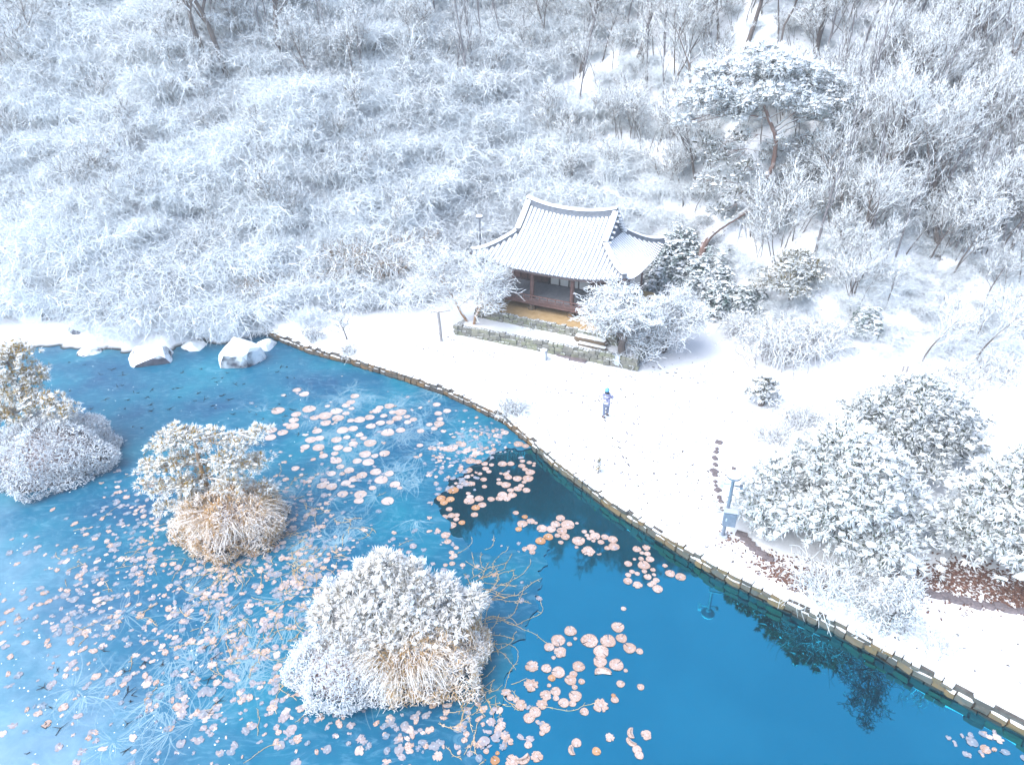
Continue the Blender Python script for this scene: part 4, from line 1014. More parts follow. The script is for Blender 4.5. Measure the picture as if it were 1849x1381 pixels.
for (x0, y0, x1, y1, lab) in ((1338, 400, 1322, 490, 'slanting pale blue metal prop under the leaning pine trunk'), (1341, 398, 1342, 470, 'upright pale blue metal prop under the leaning pine trunk')):
    a = at_y(x0, y0, YP); b_ = at_y(x1, y1, YP - .8); b_[2] = g1(b_[0], b_[1]) - .1
    pr = MB(); tube(pr, [a, (a + b_) / 2, b_], .07, 7); box(pr, a, (.5, .12, .1)); pr = pr.build('tree_prop', M['metal_pale']); tag(pr, lab, 'prop', 'props under the leaning pine')

# ------------------------------------------------------------------ low pines on the right bank
def bank_pine(seed, x, y, H, R_, n, label, needle='needle', group=None, dens=26, lean=(0, 0), sf=.8, z0=.3):
    z = g1(x, y); tr = [(0, 0, -.2), (.1 + lean[0] * .3, 0, H * .25), (lean[0] * .6, lean[1] * .6, H * .5), (lean[0], lean[1], H * .78), (lean[0], lean[1], H)]
    pd_ = auto_pads(seed, H, R_, z0, n)
    ms = pine_meshes(seed, tr, [.17, .15, .12, .08, .03], pd_, 'bark', needle, ln=.3, r=.02, k=18, dens=dens * 1.15, snow_frac=sf * .5, snow_s=.11)
    return put_pine('pine_tree', ms, label, (x, y, z))
bank_pine(401, 13.5, 22.6, 4.7, 3.5, 34, z0=.13, label= 'broad low snowy pine behind the lamp pole at the pond bank')
bank_pine(402, 18.9, 27.4, 4.4, 3.2, 26, z0=.22, label= 'snowy pine with dark visible trunk above the brown litter bed', dens=22)
bank_pine(403, 20.3, 21.0, 4.5, 3.4, 28, z0=.2, label= 'dark green snowy pine at the right edge over brown litter')
w = hit(1372, 735); bank_pine(404, w[0], w[1], 1.7, .95, 12, 'small snowy conifer alone on the white lawn', 'needle_dull', dens=40, sf=.6)
w = hit(1425, 548); bank_pine(405, w[0], w[1], 3.2, 2.6, 18, 'low olive and rust coloured pine below the leaning pine', 'needle_olive', dens=24, sf=.6)
# broad-leaved evergreens beside the pavilion
LB = [leaf_bush_mesh(501, 1.7, 2.6, 620, .34), leaf_bush_mesh(502, 1.4, 2.1, 480, .32)]
for i, (x, y, k, s, lab) in enumerate([(1200, 530, 0, 1.1, 'dark teal broadleaf evergreen touching the right end of the pavilion roof'), (1240, 512, 1, 1.3, 'snow dusted broadleaf evergreen second to the right of the pavilion'),
        (1285, 530, 0, 1.0, 'large broadleaf evergreen under the props of the leaning pine'), (1300, 568, 1, 1.0, 'green broadleaf evergreen at the front foot of the slope'), (1345, 562, 1, .9, 'low broadleaf evergreen left of the olive pine'), (1225, 475, 1, 1.2, 'broadleaf evergreen behind the pavilion on the rising slope'),
        (1560, 600, 1, .7, 'small dark broadleaf evergreen far right of the olive pine')]):
    w = hit(x, y); o = thing('evergreen_bush', lab, 'bush', w, i * 1.3, 'broadleaf evergreens', s); link('stems', LB[k][0], o); link('foliage', LB[k][1], o)

# ------------------------------------------------------------------ garden trees and shrubs
gt = tree_meshes((601, 7.6, .15), 'bark_orange', 'twig', dict(levels=4, spread=1.0, trunk_frac=.4, nkids=(8, 8, 6, 4), up=.35, wig=.17, rmin=.011, lratio=.78, stems=3))
w = hit(852, 598); put_tree('garden_tree', gt, 'spreading bare garden tree with smooth orange trunk at the terrace left', 'tree', (w[0], w[1], .8), 2.2, .9)
gt = tree_meshes((602, 4.6, .16), 'bark', 'twig', dict(levels=4, spread=1.15, trunk_frac=.2, nkids=(11, 9, 8, 6), up=.2, wig=.2, rmin=.008, lratio=.74))
w = uv2w(7.7, -4.7); put_tree('garden_tree', gt, 'low wide snow covered tree hiding the right corner of the pavilion', 'tree', (w[0], w[1], LOWZ), .3, 1.7)
w = uv2w(9.6, -2.2); put_tree('garden_tree', gt, 'second low snowy tree on the lawn right of the terrace corner', 'tree', (w[0], w[1], g1(w[0], w[1])), 2.3, 1.55)
gt = tree_meshes((603, 3.4, .06), 'bark', 'twig', dict(levels=3, spread=.8, trunk_frac=.3, nkids=(9, 7, 5, 4), up=.5, rmin=.012))
w = hit(628, 614); put_tree('sapling', gt, 'slim bare sapling on the snowy bank left of the wooden post', 'tree', w, .4, 1.0)
for (x, y, R_, H, nc, r, sd, lab, cat) in [
        (966, 606, .9, 1.2, 40, .014, 701, 'small bare shrub on the terrace before the pavilion steps', 'shrub'), (566, 622, .8, 1.0, 45, .014, 702, 'twiggy shrub left of the sapling by the pond wall', 'shrub'),
        (632, 645, .7, .9, 45, .014, 703, 'twiggy shrub growing on top of the pond wall', 'shrub'), (926, 752, .95, 1.3, 60, .013, 704, 'bluish snowy shrub beside the curved pond wall', 'shrub'),
        (1405, 655, 2.6, 2.3, 150, .017, 705, 'large round bare shrub at the foot of the right slope', 'shrub'), (1468, 640, 2.0, 1.9, 110, .017, 706, 'rounded bare shrub right of the largest round shrub', 'shrub'), (1340, 610, 1.4, 1.5, 80, .016, 707, 'snowy shrub at the left end of the shrub row', 'shrub'),
        (1730, 700, 2.0, 1.3, 70, .013, 708, 'thin pale shrub on the upper snow field at right', 'shrub'), (1800, 690, 1.7, 1.5, 60, .013, 713, 'pale twiggy shrub near the right edge of snow field', 'shrub'), (1505, 1080, 1.6, 1.1, 90, .011, 709, 'tangled snowy shrub under the broad low pine', 'shrub'), (1575, 1105, 1.3, .9, 70, .011, 714, 'small tangled snowy shrub right of the pine skirt', 'shrub'),
        (1695, 1178, .75, .6, 40, .008, 710, 'small twig tuft alone on the snow near the wall', 'shrub'), (1440, 770, 1.5, 1.3, 70, .012, 711, 'pale bare shrub behind the broad low pine', 'shrub'), (1400, 800, 1.3, 1.1, 60, .012, 712, 'faint bare shrub left behind the broad low pine', 'shrub')]:
    w = hit(x, y); tag(link('bare_shrub', shrub_mesh(sd, R_, H, nc, 8, r, .9, 'cane_mid', .3 * min(R_, 1.4)), None, w), lab, cat, 'bare shrubs on the bank')
gt = tree_meshes((605, 2.2, .05), 'twig_mid', 'twig_mid', dict(levels=3, spread=1.2, trunk_frac=.25, nkids=(7, 6, 5, 4), up=.2, rmin=.008, lratio=.85, wig=.2))
w = hit(1598, 1146); put_tree('sapling', gt, 'little wide branched sapling on the snow near the wall', 'tree', w, 1.0, 1.0)
w = hit(1580, 1182); gt2 = tree_meshes((606, 4.6, .08), 'twig_mid', 'twig_mid', dict(levels=4, spread=1.0, trunk_frac=.2, nkids=(8, 6, 5, 4), up=.3, rmin=.009, wig=.2, lratio=.72)); put_tree('bank_tree', gt2, 'wiry bare tree at the wall whose branches mirror in the water', 'tree', w, 2.0, .95)
w = hit(1079, 856); cm = pine_meshes(611, [(0, 0, -.1), (0, 0, .3), (0, 0, .8)], [.03, .03, .01], [(0, 0, .25, .16, .16, .12, 1), (0, 0, .45, .15, .15, .12, 1), (0, 0, .65, .12, .12, .12, 1), (0, 0, .82, .07, .07, .1, 1)], 'bark', 'needle_gold', ln=.14, r=.016, k=6, dens=260, snow_frac=.2, snow_s=.04)
put_pine('conifer_seedling', cm, 'tiny yellow green conifer seedling on the lawn near the wall', w, cat='seedling')
# big arching clumps at the hill foot on the left
rg = np.random.default_rng(31)
CL2 = [(235, 606, .7), (330, 610, .75), (395, 606, .7), (475, 600, .7), (180, 590, .7), (560, 588, .65)]
CL = [(40, 560, 1.4), (120, 555, 1.5), (210, 565, 1.5), (290, 580, 1.3), (370, 575, 1.2), (455, 570, 1.3), (540, 560, 1.3), (610, 545, 1.3), (690, 548, 1.4), (745, 520, 1.3), (560, 500, 1.5), (660, 490, 1.5), (440, 500, 1.6), (320, 500, 1.6), (180, 490, 1.6), (60, 480, 1.7), (780, 470, 1.3), (830, 430, 1.2)]
ROWW = ['first', 'second', 'third', 'fourth', 'fifth', 'sixth', 'seventh', 'eighth', 'ninth', 'tenth']
M['cane_olive'] = snowy('cane_olive', [(0.3, (0.16, 0.12, 0.05)), (0.5, (0.26, 0.17, 0.09)), (0.7, (0.32, 0.18, 0.11))], 0.0, 0.5, 0.6, 0.5)
brown = shrub_mesh(121, 2.0, 1.8, 110, 12, .02, 1.0, 'cane_olive', side_len=.4)
for i, (x, y, s) in enumerate(CL):
    w = hit(x, y); lab = ('arching snowy clump at the hill foot, %s from the left' % ROWW[i]) if i < 10 else ('arching snowy clump in the upper row on left slope, %s from pavilion' % ROWW[['%d' % k for k in (17, 16, 11, 10, 12, 13, 14, 15)].index(str(i))])
    tag(link('arching_shrub', SHRUBS[i % 4], None, (w[0], w[1], w[2] - .15), (rg.normal(0, .1), rg.normal(0, .1), rg.uniform(0, 6.28)), s), lab, 'shrub', 'arching shrubs at the hill foot')

for i, (x, y, s) in enumerate(CL2):
    w = hit(x, y); tag(link('arching_shrub', SHRUBS[(i + 1) % 4], None, (w[0], w[1], w[2] - .1), (0, 0, i * 1.9), s), 'small snowy cane clump leaning over the rocky shore, %s from the left' % ['second', 'third', 'fourth', 'fifth', 'first', 'last'][i], 'shrub', 'cane clumps on the shore')
for i, (x, y, s) in enumerate([(640, 500, 1.3), (700, 515, 1.2), (590, 535, 1.1), (480, 540, 1.0), (735, 470, 1.1)]):
    w = hit(x, y); tag(link('arching_shrub', brown, None, (w[0], w[1] - .3, w[2] + .35), (0, 0, i * 1.9), s), 'olive brown cane clump on the slope left of the pavilion, %s' % ['centre one', 'second from pavilion', 'third from the left', 'leftmost', 'closest to pavilion'][i], 'shrub', 'olive cane clumps')
# ------------------------------------------------------------------ shore rocks
def rock_mesh(seed, sx, sy, sz, mk='rock'):
    rg = np.random.default_rng(seed); V, F = ICO3; V = V.copy()
    for _ in range(14):
        n = norm(rg.normal(0, 1, 3)); d = rg.uniform(.62, .85); k = V @ n; V = V - np.maximum(k - d, 0)[:, None] * n
    V = V * (1 + .03 * np.sin(V[:, :1] * 9 + seed) * np.cos(V[:, 1:2] * 7)) + rg.normal(0, .008, V.shape)
    return MB().add(V * np.array([sx, sy, sz]), F, 0, False).mesh('rock', M[mk])
for i, (x, y, s, lab) in enumerate([((272), 645, (2.1, 1.3, 1.0), 'dark flat rock with snow at the water edge, left of white boulder'), (436, 648, (1.5, 1.5, 2.1), 'tall pointed boulder almost fully covered in snow'), (150, 608, (1.4, .9, .8), 'grey rock lying in the snow on the far left bank'), (165, 632, (1.0, .7, .5), 'small dark rock at the waterline, leftmost of the shore'),
        (480, 622, (.9, .8, .8), 'small rock wedged between white boulder and stone wall'), (350, 622, (1.3, .8, .6), 'low brown rock ledge behind the dark flat rock'), (300, 578, (1.0, .9, .9), 'rock at the hill foot above the dark flat rock'), (520, 570, (1.0, .8, .9), 'half hidden rock under arching shrubs near the wall end'), (60, 590, (1.6, 1.1, 1.0), 'low rock at the hill foot near the left edge')]):
    w = at(x, y, -0.5); w[2] = max(g1(w[0], w[1]), WATER_Z) - .1 if i not in (0, 1, 3) else -.75
    tag(link('shore_rock', rock_mesh(800 + i, *s, 'rock_snow' if i in (1, 4, 5, 8) else 'rock'), None, w, (0, 0, i * 1.1)), lab, 'rock', 'shore rocks')

# ------------------------------------------------------------------ islands
def island(name, x, y, rx, ry, hz, label, seed):
    rg = np.random.default_rng(seed); n, k = 40, 7; V, F = [], []
    for j in range(k):
        f = j / (k - 1)
        for i in range(n):
            a = 6.2832 * i / n; r = (1 - f) ** .6 * (1 + .05 * math.sin(3 * a + seed) + .04 * math.sin(7 * a) + rg.normal(0, .012))
            V.append([math.cos(a) * rx * r, math.sin(a) * ry * r, WATER_Z - .35 + (hz + .35) * f ** .8])
    for j in range(k - 1): F += [[j * n + i, j * n + (i + 1) % n, (j + 1) * n + (i + 1) % n, (j + 1) * n + i] for i in range(n)]
    o = MB().add(V, F, 0, False).build(name, M['mound']); o.location = (x, y, 0); tag(o, label, 'island', kind='structure'); return o
island('island', -23.2, 28.7, 2.7, 2.5, 1.0, 'small round island at the left edge of the pond', 1)
tag(link('azalea_bush', dome_bush_mesh(901, 2.95, 2.75, 2.1, 15000, .15, .015, 'azalea', .2, -.35), None, (-23.2, 28.7, 0)), 'dense dome of frosted purplish twigs on the left edge island', 'bush')
pads = []; ib = np.array([-22.6, 29.6, .6])
for (x, y, dy, r_, rz) in [(45, 672, .3, 1.1, .4), (5, 650, .3, 1.2, .4), (-30, 690, 0, 1.3, .4), (30, 712, -.4, 1.0, .35), (75, 725, -.6, 1.0, .35), (115, 738, -.7, .8, .3), (10, 750, -.8, 1.1, .35), (60, 690, .5, .8, .3), (25, 630, .4, .9, .35), (-20, 740, -.6, 1.0, .35)]:
    pads.append((*rel(x, y, 30 + dy, ib), r_, r_ * .9, rz, 1))
tr = [rel(x, y, 30, ib) for x, y in ((68, 790), (60, 770), (50, 745), (40, 715), (22, 680), (12, 650))]
put_pine('island_pine', pine_meshes(911, tr, [.17, .16, .14, .12, .09, .04], pads, 'bark', 'needle_gold', ln=.27, r=.016, k=18, dens=44, snow_frac=.35, snow_s=.09), 'golden green snowy pine leaning out of the left edge island', ib)

island('island', -12.3, 23.6, 1.75, 1.55, .8, 'small island with the orange trunked pine', 2)
tag(link('grass_clump', dome_bush_mesh(902, 2.15, 1.9, 1.75, 6500, .24, .013, 'reed_pale', .3, -.3, .1), None, (-12.3, 23.6, 0)), 'straw coloured snowy grass dome under the orange trunked pine', 'grass')
tag(link('reed_clump', reed_mesh(921, 900, 2.3, 1.2, 'reed', .014, .9), None, (-12.2, 23.5, -.2)), 'dry tan reeds hanging over the rim of the orange pine island', 'reeds')
pads = []; ib = np.array([-12.0, 24.3, .5])
for (x, y, dy, r_, rz) in [(335, 788, .2, .75, .3), (298, 798, .1, .65, .28), (385, 790, .3, .7, .3), (432, 796, .2, .7, .28), (470, 778, .3, .5, .2), (275, 842, -.2, .6, .25), (310, 840, -.2, .7, .28), (345, 822, .3, .7, .28), (405, 832, -.3, .7, .28), (445, 836, -.1, .65, .25), (290, 880, -.4, .55, .22), (330, 872, -.5, .7, .25), (415, 872, -.5, .7, .25), (470, 830, .2, .5, .2), (262, 872, -.2, .4, .18), (318, 778, .4, .5, .25), (350, 895, -.3, .7, .25), (300, 915, -.2, .5, .2), (440, 885, -.1, .6, .2), (380, 925, -.7, .6, .2), (330, 940, -.6, .5, .18), (375, 855, .2, .7, .3), (440, 915, -.3, .6, .2), (360, 905, -.5, .6, .2), (480, 880, 0, .5, .2)]:
    pads.append((*rel(x, y, 24.5 + dy, ib), r_ * 1.12, r_, rz * 1.35, .85))
tr = [rel(x, y, 24.5, ib) for x, y in ((412, 925), (398, 905), (382, 888), (368, 866), (362, 842), (356, 815), (352, 795))]
put_pine('island_pine', pine_meshes(912, tr, [.14, .13, .12, .11, .09, .07, .04], pads, 'bark_orange', 'needle_gold', ln=.23, r=.013, k=18, dens=66, snow_frac=.35, snow_s=.07), 'snowy pine with bright orange trunk on the middle island', ib)

island('island', -4.2, 16.9, 2.85, 2.2, .9, 'largest island in the foreground of the pond', 3)
tag(link('azalea_bush', dome_bush_mesh(903, 1.95, 1.65, 1.5, 10000, .12, .011, 'azalea', .25, -.25, .08), None, (-5.6, 16.2, 0)), 'frosted purplish twig dome at the left front of the foreground island', 'bush')
tag(link('grass_clump', dome_bush_mesh(904, 2.0, 1.75, 1.55, 6000, .24, .012, 'reed_pale', .25, -.22, .1), None, (-2.9, 16.6, 0)), 'straw coloured snowy grass dome at the right of the foreground island', 'grass')
tag(link('reed_clump', reed_mesh(922, 520, 2.0, 1.2, 'reed', .012, 1.0, (-3.6, 1.2)), None, (-3.6, 16.2, 0)), 'long dry reeds drooping over the front of the foreground island', 'reeds')
ip = pine_meshes(913, [(0, 0, -.2), (.1, 0, .7), (0, .1, 1.4), (-.2, .2, 2.2), (-.2, .2, 3.0)], [.12, .11, .09, .06, .03],
    [(-.3, .3, 2.9, .7, .6, .35, 1), (-1.0, .2, 2.4, .8, .7, .35, 1), (.6, .2, 2.5, .8, .7, .35, 1), (-1.7, 0, 1.8, .9, .8, .35, 1), (1.4, .1, 1.9, .9, .8, .35, 1), (0, -.3, 2.2, .9, .8, .35, 1), (-.9, -.7, 1.6, .9, .8, .35, 1), (.8, -.7, 1.6, .9, .8, .35, 1), (2.2, -.2, 1.3, .8, .7, .3, 1), (-2.3, -.4, 1.2, .7, .7, .3, 1), (1.7, -.9, 1.1, .8, .7, .3, .8), (-1.6, -1.0, 1.0, .7, .7, .3, .8), (2.7, .1, 1.5, .5, .4, .2, 1), (0, -1.2, 1.2, .8, .6, .3, .7), (-.3, .6, 2.0, 1.0, .8, .4, 1), (-2.4, .4, .8, .7, .6, .3, 1), (2.5, .5, .8, .6, .6, .3, 1), (-1.0, -1.5, .75, .7, .5, .25, .7), (.6, -1.5, .8, .6, .5, .25, .6), (-2.0, -1.0, .6, .7, .5, .25, .7)],
    'bark', 'needle_white', ln=.26, r=.012, k=18, dens=80, snow_frac=.35, snow_s=.07)
put_pine('island_pine', ip, 'bushy snow laden pine crowning the foreground island', (-4.1, 17.5, .2))
#@@SMALL

# ------------------------------------------------------------------ lamp pole, lamps, posts, signs
def garden_lamp(p, Hh, label, kit=False, rotz=0.0):
    o = thing('lamp_post', label, 'lamp', p, rotz)
    b = MB(); tube(b, [(0, 0, -.05), (0, 0, Hh * .5), (0, 0, Hh - .15)], [.075, .072, .07], 8); b.build('pole', M['metal'], o)
    b = MB(); tube(b, [(0, 0, 0), (0, 0, .06)], [.2, .2], 8); b.build('base_plate', M['metal_pale'], o)
    b = MB(); tube(b, [(0, 0, Hh - .18), (0, 0, Hh - .1), (0, 0, Hh - .04), (0, 0, Hh)], [.1, .28, .31, .3], 16); s = b.build('lamp_shade', M['metal'], o)
    b = MB(); tube(b, [(0, 0, Hh + .003), (0, 0, Hh + .06), (0, 0, Hh + .12), (0, 0, Hh + .15)], [.3, .28, .2, .06], 14); b.build('snow_cap', M['snow'], s)
    b = MB(); tube(b, [(0, 0, Hh - .26), (0, 0, Hh - .19)], [.09, .12], 10); b.build('lamp_glass', M['metal_pale'], s)
    if kit:
        b = MB(); box(b, (.12, -.17, 1.15), (.52, .26, .72)); c_ = b.build('control_box', M['metal'], o)
        b = MB(); box(b, (.14, -.31, 1.15), (.44, .03, .62)); d_ = b.build('door', M['metal'], c_)
        b = MB(); box(b, (-.02, -.335, 1.16), (.05, .03, .14)); b.build('handle', M['metal_pale'], c_)
        b = MB(); box(b, (.12, -.17, 1.53), (.58, .34, .03)); b.build('lid', M['metal_pale'], c_)
        b = MB(); box(b, (-.22, -.02, Hh - .45), (.34, .05, .05)); box(b, (-.42, -.1, Hh - .42), (.14, .34, .15)); b.build('camera', M['metal_pale'], o)
        b = MB(); box(b, (.2, -.02, Hh - .5), (.24, .05, .05)); box(b, (.34, -.08, Hh - .47), (.11, .22, .11)); b.build('camera', M['metal'], o)
    return o
w = hit(1304, 972); tip = at_y(1323, 858, w[1])
garden_lamp(w, tip[2] - w[2], 'grey metal lamp pole with control box and cameras at the pond bank', True, -.25)
w = at_y(866, 391, 53.0); gz = g1(w[0], w[1]); garden_lamp((w[0], w[1], gz), w[2] - gz, 'round snow capped lamp above the bushes left of the pavilion roof')
w = hit(797, 618); tip = at_y(791, 562, w[1]); o = thing('wooden_post', 'leaning weathered wooden post on the lawn left of terrace wall', 'post', w)
b = MB(); h_ = tip[2] - w[2]; tube(b, [(0, 0, -.1), (-.04, 0, h_ * .5), (-.12, 0, h_)], [.1, .1, .095], 8); b.build('pole', M['wood_post'], o)
b = MB(); tube(b, [(-.6, 0, h_ * .97), (.1, .02, h_ * .98), (.7, .04, h_ * 1.03)], .04, 6); b.build('crossbar', M['wood_post'], o)
w = hit(982, 650); o = thing('bollard_light', 'short pale grey bollard with snow on top before terrace wall', 'bollard', w, HA)
b = MB(); box(b, (0, 0, .3), (.34, .3, .62)); b.build('body', M['metal_pale'], o); b = MB(); box(b, (0, 0, .615), (.4, .36, .02)); c_ = b.build('lid', M['metal'], o)
b = MB(); blobs(b, [(0, 0, .66)], [(.24, .22, .1)], 0, 3, .1, True, ICO2); b.build('snow_cap', M['snow'], o)
w = hit(1111, 664); o = thing('sign_board', 'upright grey blue sign panel standing before the terrace wall', 'sign', w, HA)
b = MB(); box(b, (0, 0, .5), (.46, .05, .72)); b.build('panel', M['metal_pale'], o)
b = MB(); box(b, (0, 0, .875), (.5, .09, .025)); b.build('frame', M['metal'], o)
for dx in (-.2, .2):
    b = MB(); box(b, (dx, .03, .25), (.05, .05, .55)); b.build('leg', M['metal'], o)
for (x, y, lab) in ((1629, 672, 'tiny grey marker stub on the upper snow field, left one'), (1636, 674, 'tiny grey marker stub on the upper snow field, right one')):
    w = hit(x, y); b = MB(); tube(b, [(0, 0, -.05), (0, 0, .2), (0, 0, .42)], [.06, .06, .05], 6); o = b.build('marker_post', M['wood_post']); o.location = w; tag(o, lab, 'marker', 'marker stubs')
# edging stones
rg = np.random.default_rng(41)
ES = [(1297, 803, 11), (1294, 813, 6), (1292, 821, 8), (1290, 831, 9), (1291, 843, 8), (1289, 853, 12), (1290, 862, 8), (1291, 871, 6), (1292, 880, 5), (1295, 890, 11), (1298, 902, 8), (1301, 911, 8), (1304, 921, 7), (1324, 849, 6)]
for i, (x, y, s) in enumerate(ES):
    w = hit(x, y); k = s * depth_of(w) / FPX
    o = link('edging_stone', STONES_B[i % 9], None, (w[0], w[1], w[2] + .02), (0, 0, rg.uniform(0, 6)), (k * 1.15, k, .14))
    tag(o, 'grey edging stone in snow, %s in the row beside the lamp pole' % (['top', 'second', 'third', 'fourth', 'fifth', 'sixth', 'seventh', 'eighth', 'ninth', 'tenth', 'eleventh', 'twelfth', 'bottom'] + ['odd one'])[i], 'stone', 'edging stones by the lamp pole')
ES2 = [(1338, 968), (1346, 977), (1353, 986), (1362, 994), (1374, 1003), (1386, 1012), (1640, 1064), (1654, 1069), (1670, 1073), (1688, 1078), (1706, 1083), (1724, 1088), (1742, 1091), (1762, 1095), (1782, 1099), (1802, 1103), (1822, 1107), (1842, 1112)]
ORD = ['first', 'second', 'third', 'fourth', 'fifth', 'sixth', 'seventh', 'eighth', 'ninth', 'tenth', 'eleventh', 'twelfth']
for i, (x, y) in enumerate(ES2):
    w = hit(x, y); o = link('edging_stone', STONES_B[(i * 4) % 9], None, (w[0], w[1], w[2] + .03), (0, 0, rg.normal(-.4, .2)), (rg.uniform(.3, .5), rg.uniform(.2, .3), .24))
    tag(o, ('dark edging stone running from the lamp pole under the pine, %s from pole' % ORD[i]) if i < 6 else ('brown edging stone below the litter bed, %s from the left' % ORD[i - 6]), 'stone', 'edging stones')

# ------------------------------------------------------------------ person
w = hit(1093, 757); ph = thing('person', 'person seen from behind in blue hat and mottled jacket walking on snow', 'person', w, .1)
def skin(name, pts, edges, rad, matn, parent, sub=2):
    me = bpy.data.meshes.new(name); me.from_pydata(pts, edges, []); me.materials.append(M[matn])
    o = link(name, me, parent); md = o.modifiers.new('skin', 'SKIN')
    for i, r in enumerate(rad): me.skin_vertices[0].data[i].radius = (r, r) if np.isscalar(r) else r
    me.skin_vertices[0].data[0].use_root = True
    sb = o.modifiers.new('sub', 'SUBSURF'); sb.levels = sb.render_levels = sub
    return o
bp = [(0, 0, .92), (0, .01, 1.12), (0, .02, 1.33), (0, .03, 1.46), (0, .04, 1.53), (0, .06, 1.63), (0, .07, 1.73),
      (-.1, 0, .88), (-.12, .02, .5), (-.12, -.06, .1), (-.12, .08, .04), (.1, 0, .88), (.12, .1, .5), (.12, .12, .14), (.12, .26, .08),
      (-.19, .02, 1.4), (-.33, .02, 1.18), (-.2, .24, 1.3), (-.14, .3, 1.38), (.19, .02, 1.4), (.36, .02, 1.16), (.22, .24, 1.2), (.14, .31, 1.3)]
be = [(0, 1), (1, 2), (2, 3), (3, 4), (4, 5), (5, 6), (0, 7), (7, 8), (8, 9), (9, 10), (0, 11), (11, 12), (12, 13), (13, 14), (3, 15), (15, 16), (16, 17), (17, 18), (3, 19), (19, 20), (20, 21), (21, 22)]
br = [(.14, .1), (.13, .09), (.15, .1), (.1, .08), .05, .095, .07, .08, .06, .04, .035, .08, .06, .04, .035, .06, .045, .035, .03, .06, .045, .035, .03]
body = skin('body', bp, be, br, 'skin', ph)
jp = [(0, 0, .8), (0, .0, 1.0), (0, .01, 1.2), (0, .02, 1.38), (0, .03, 1.48), (-.19, .02, 1.41), (-.34, .01, 1.18), (-.2, .24, 1.3), (.19, .02, 1.41), (.37, .01, 1.16), (.22, .24, 1.2)]
skin('jacket', jp, [(0, 1), (1, 2), (2, 3), (3, 4), (3, 5), (5, 6), (6, 7), (3, 8), (8, 9), (9, 10)], [(.21, .15), (.2, .145), (.2, .14), (.18, .13), (.09, .09), .1, .085, .065, .1, .085, .065], 'jacket', ph)
tp = [(0, 0, .9), (-.1, 0, .82), (-.12, .02, .5), (-.12, -.05, .14), (.1, 0, .82), (.12, .1, .5), (.12, .12, .18)]
skin('trousers', tp, [(0, 1), (1, 2), (2, 3), (0, 4), (4, 5), (5, 6)], [(.15, .12), .105, .085, .075, .105, .085, .075], 'trousers', ph)
for s_, yy, zz in ((-.12, -.06, .0), (.12, .14, .02)):
    b = MB(); blobs(b, [(s_, yy + .05, zz + .06)], [(.06, .15, .06)], 0, 1, .03, True, ICO2); b.build('boot', M['dark'], ph)
b = MB(); blobs(b, [(0, .06, 1.69)], [(.125, .135, .13)], 0, 2, .02, True, ICO2); b.build('hat', M['hat'], ph)
b = MB(); tube(b, [(0, .04, 1.5), (0, .045, 1.55), (0, .05, 1.6)], [.135, .13, .11], 10); b.build('scarf', M['dark'], ph)

# ------------------------------------------------------------------ lily pads
def pad_mesh(seed, style, mk):
    rg = np.random.default_rng(seed); n = 24; a0 = .07
    a = np.linspace(a0, 6.2832 - a0, n)
    r = 1 + .04 * np.sin(a * 3 + seed) + rg.normal(0, .025, n)
    if style == 'tattered': r = r * np.where(rg.random(n) < .3, rg.uniform(.72, .9, n), 1)
    z = .03 * np.sin(a * 2 + seed) + .02 * rg.normal(0, 1, n)
    X, Y = np.cos(a) * r, np.sin(a) * r
    if style == 'folded':
        k = Y < -.25; z = np.where(k, .06 + (-.25 - Y) * .35, z); Y = np.where(k, -.5 - Y, Y)
    V = [[0, 0, .02]] + [[X[i] * .55, Y[i] * .55, .012 + z[i] * .3] for i in range(n)] + [[X[i], Y[i], .01 + max(z[i], -.005)] for i in range(n)]
    F3 = [[0, 1 + i, 2 + i] for i in range(n - 1)]; F4 = [[1 + i, 1 + n + i, 2 + n + i, 2 + i] for i in range(n - 1)]
    mb = MB().add(V, F3); mb.f.append((np.array(F4), np.zeros(len(F4)), np.zeros(len(F4), bool)))
    V = np.array(V); uv = np.stack([V[:, 0] * .5 + .5, V[:, 1] * .5 + .5], -1)
    if style == 'folded': uv = np.stack([np.cos(np.concatenate([[0], a, a])) * np.concatenate([[0], np.full(n, .275), np.full(n, .5)]) + .5, np.sin(np.concatenate([[0], a, a])) * np.concatenate([[0], np.full(n, .275), np.full(n, .5)]) + .5], -1)
    return mb.mesh('pad', M[mk], uv)
PADS = {}
for mk in ('pad', 'pad_orange', 'pad_frost'):
    PADS[mk, 'r'] = [pad_mesh(i, 'round', mk) for i in range(4)]
    PADS[mk, 't'] = [pad_mesh(10 + i, 'tattered', mk) for i in range(3)]
    PADS[mk, 'f'] = [pad_mesh(20 + i, 'folded', mk) for i in range(2)]
ZA = '780,270,50 678,348,58 604,403,42 697,445,55t 772,378,22 820,333,16 640,490,18 938,350,68 1092,353,62 1172,238,52 1203,330,45 1270,410,52 1352,438,30 1035,440,62 1025,523,55 1160,550,58 1050,625,70f 1238,597,18 1195,708,34 1362,733,30 848,563,50 580,580,42 680,612,54 625,658,32o 462,562,55t 805,628,32 782,675,48 815,735,24 872,688,27 452,717,62t 603,720,18 658,770,42 577,803,50t 660,825,26 820,808,52 725,865,44 797,870,30 895,937,36 1030,885,65t 370,885,48t 543,876,48t 487,942,48 437,990,46 508,1022,18 550,1032,20 570,1072,44 545,1115,24 207,1052,40t 237,1135,42t 252,1195,36f 430,1212,32 40,1200,32 82,1265,24 175,1280,18o 155,1340,38o 300,1350,60t 380,1315,62f 500,1308,50t 830,1195,40 805,1255,45f 995,1265,36o 1105,1150,40t 1297,1115,48f 1290,1180,46f 1410,1130,46t 1330,1250,38 1350,1298,36 1135,803,18o 1148,838,32 1220,85,22 285,818,32'
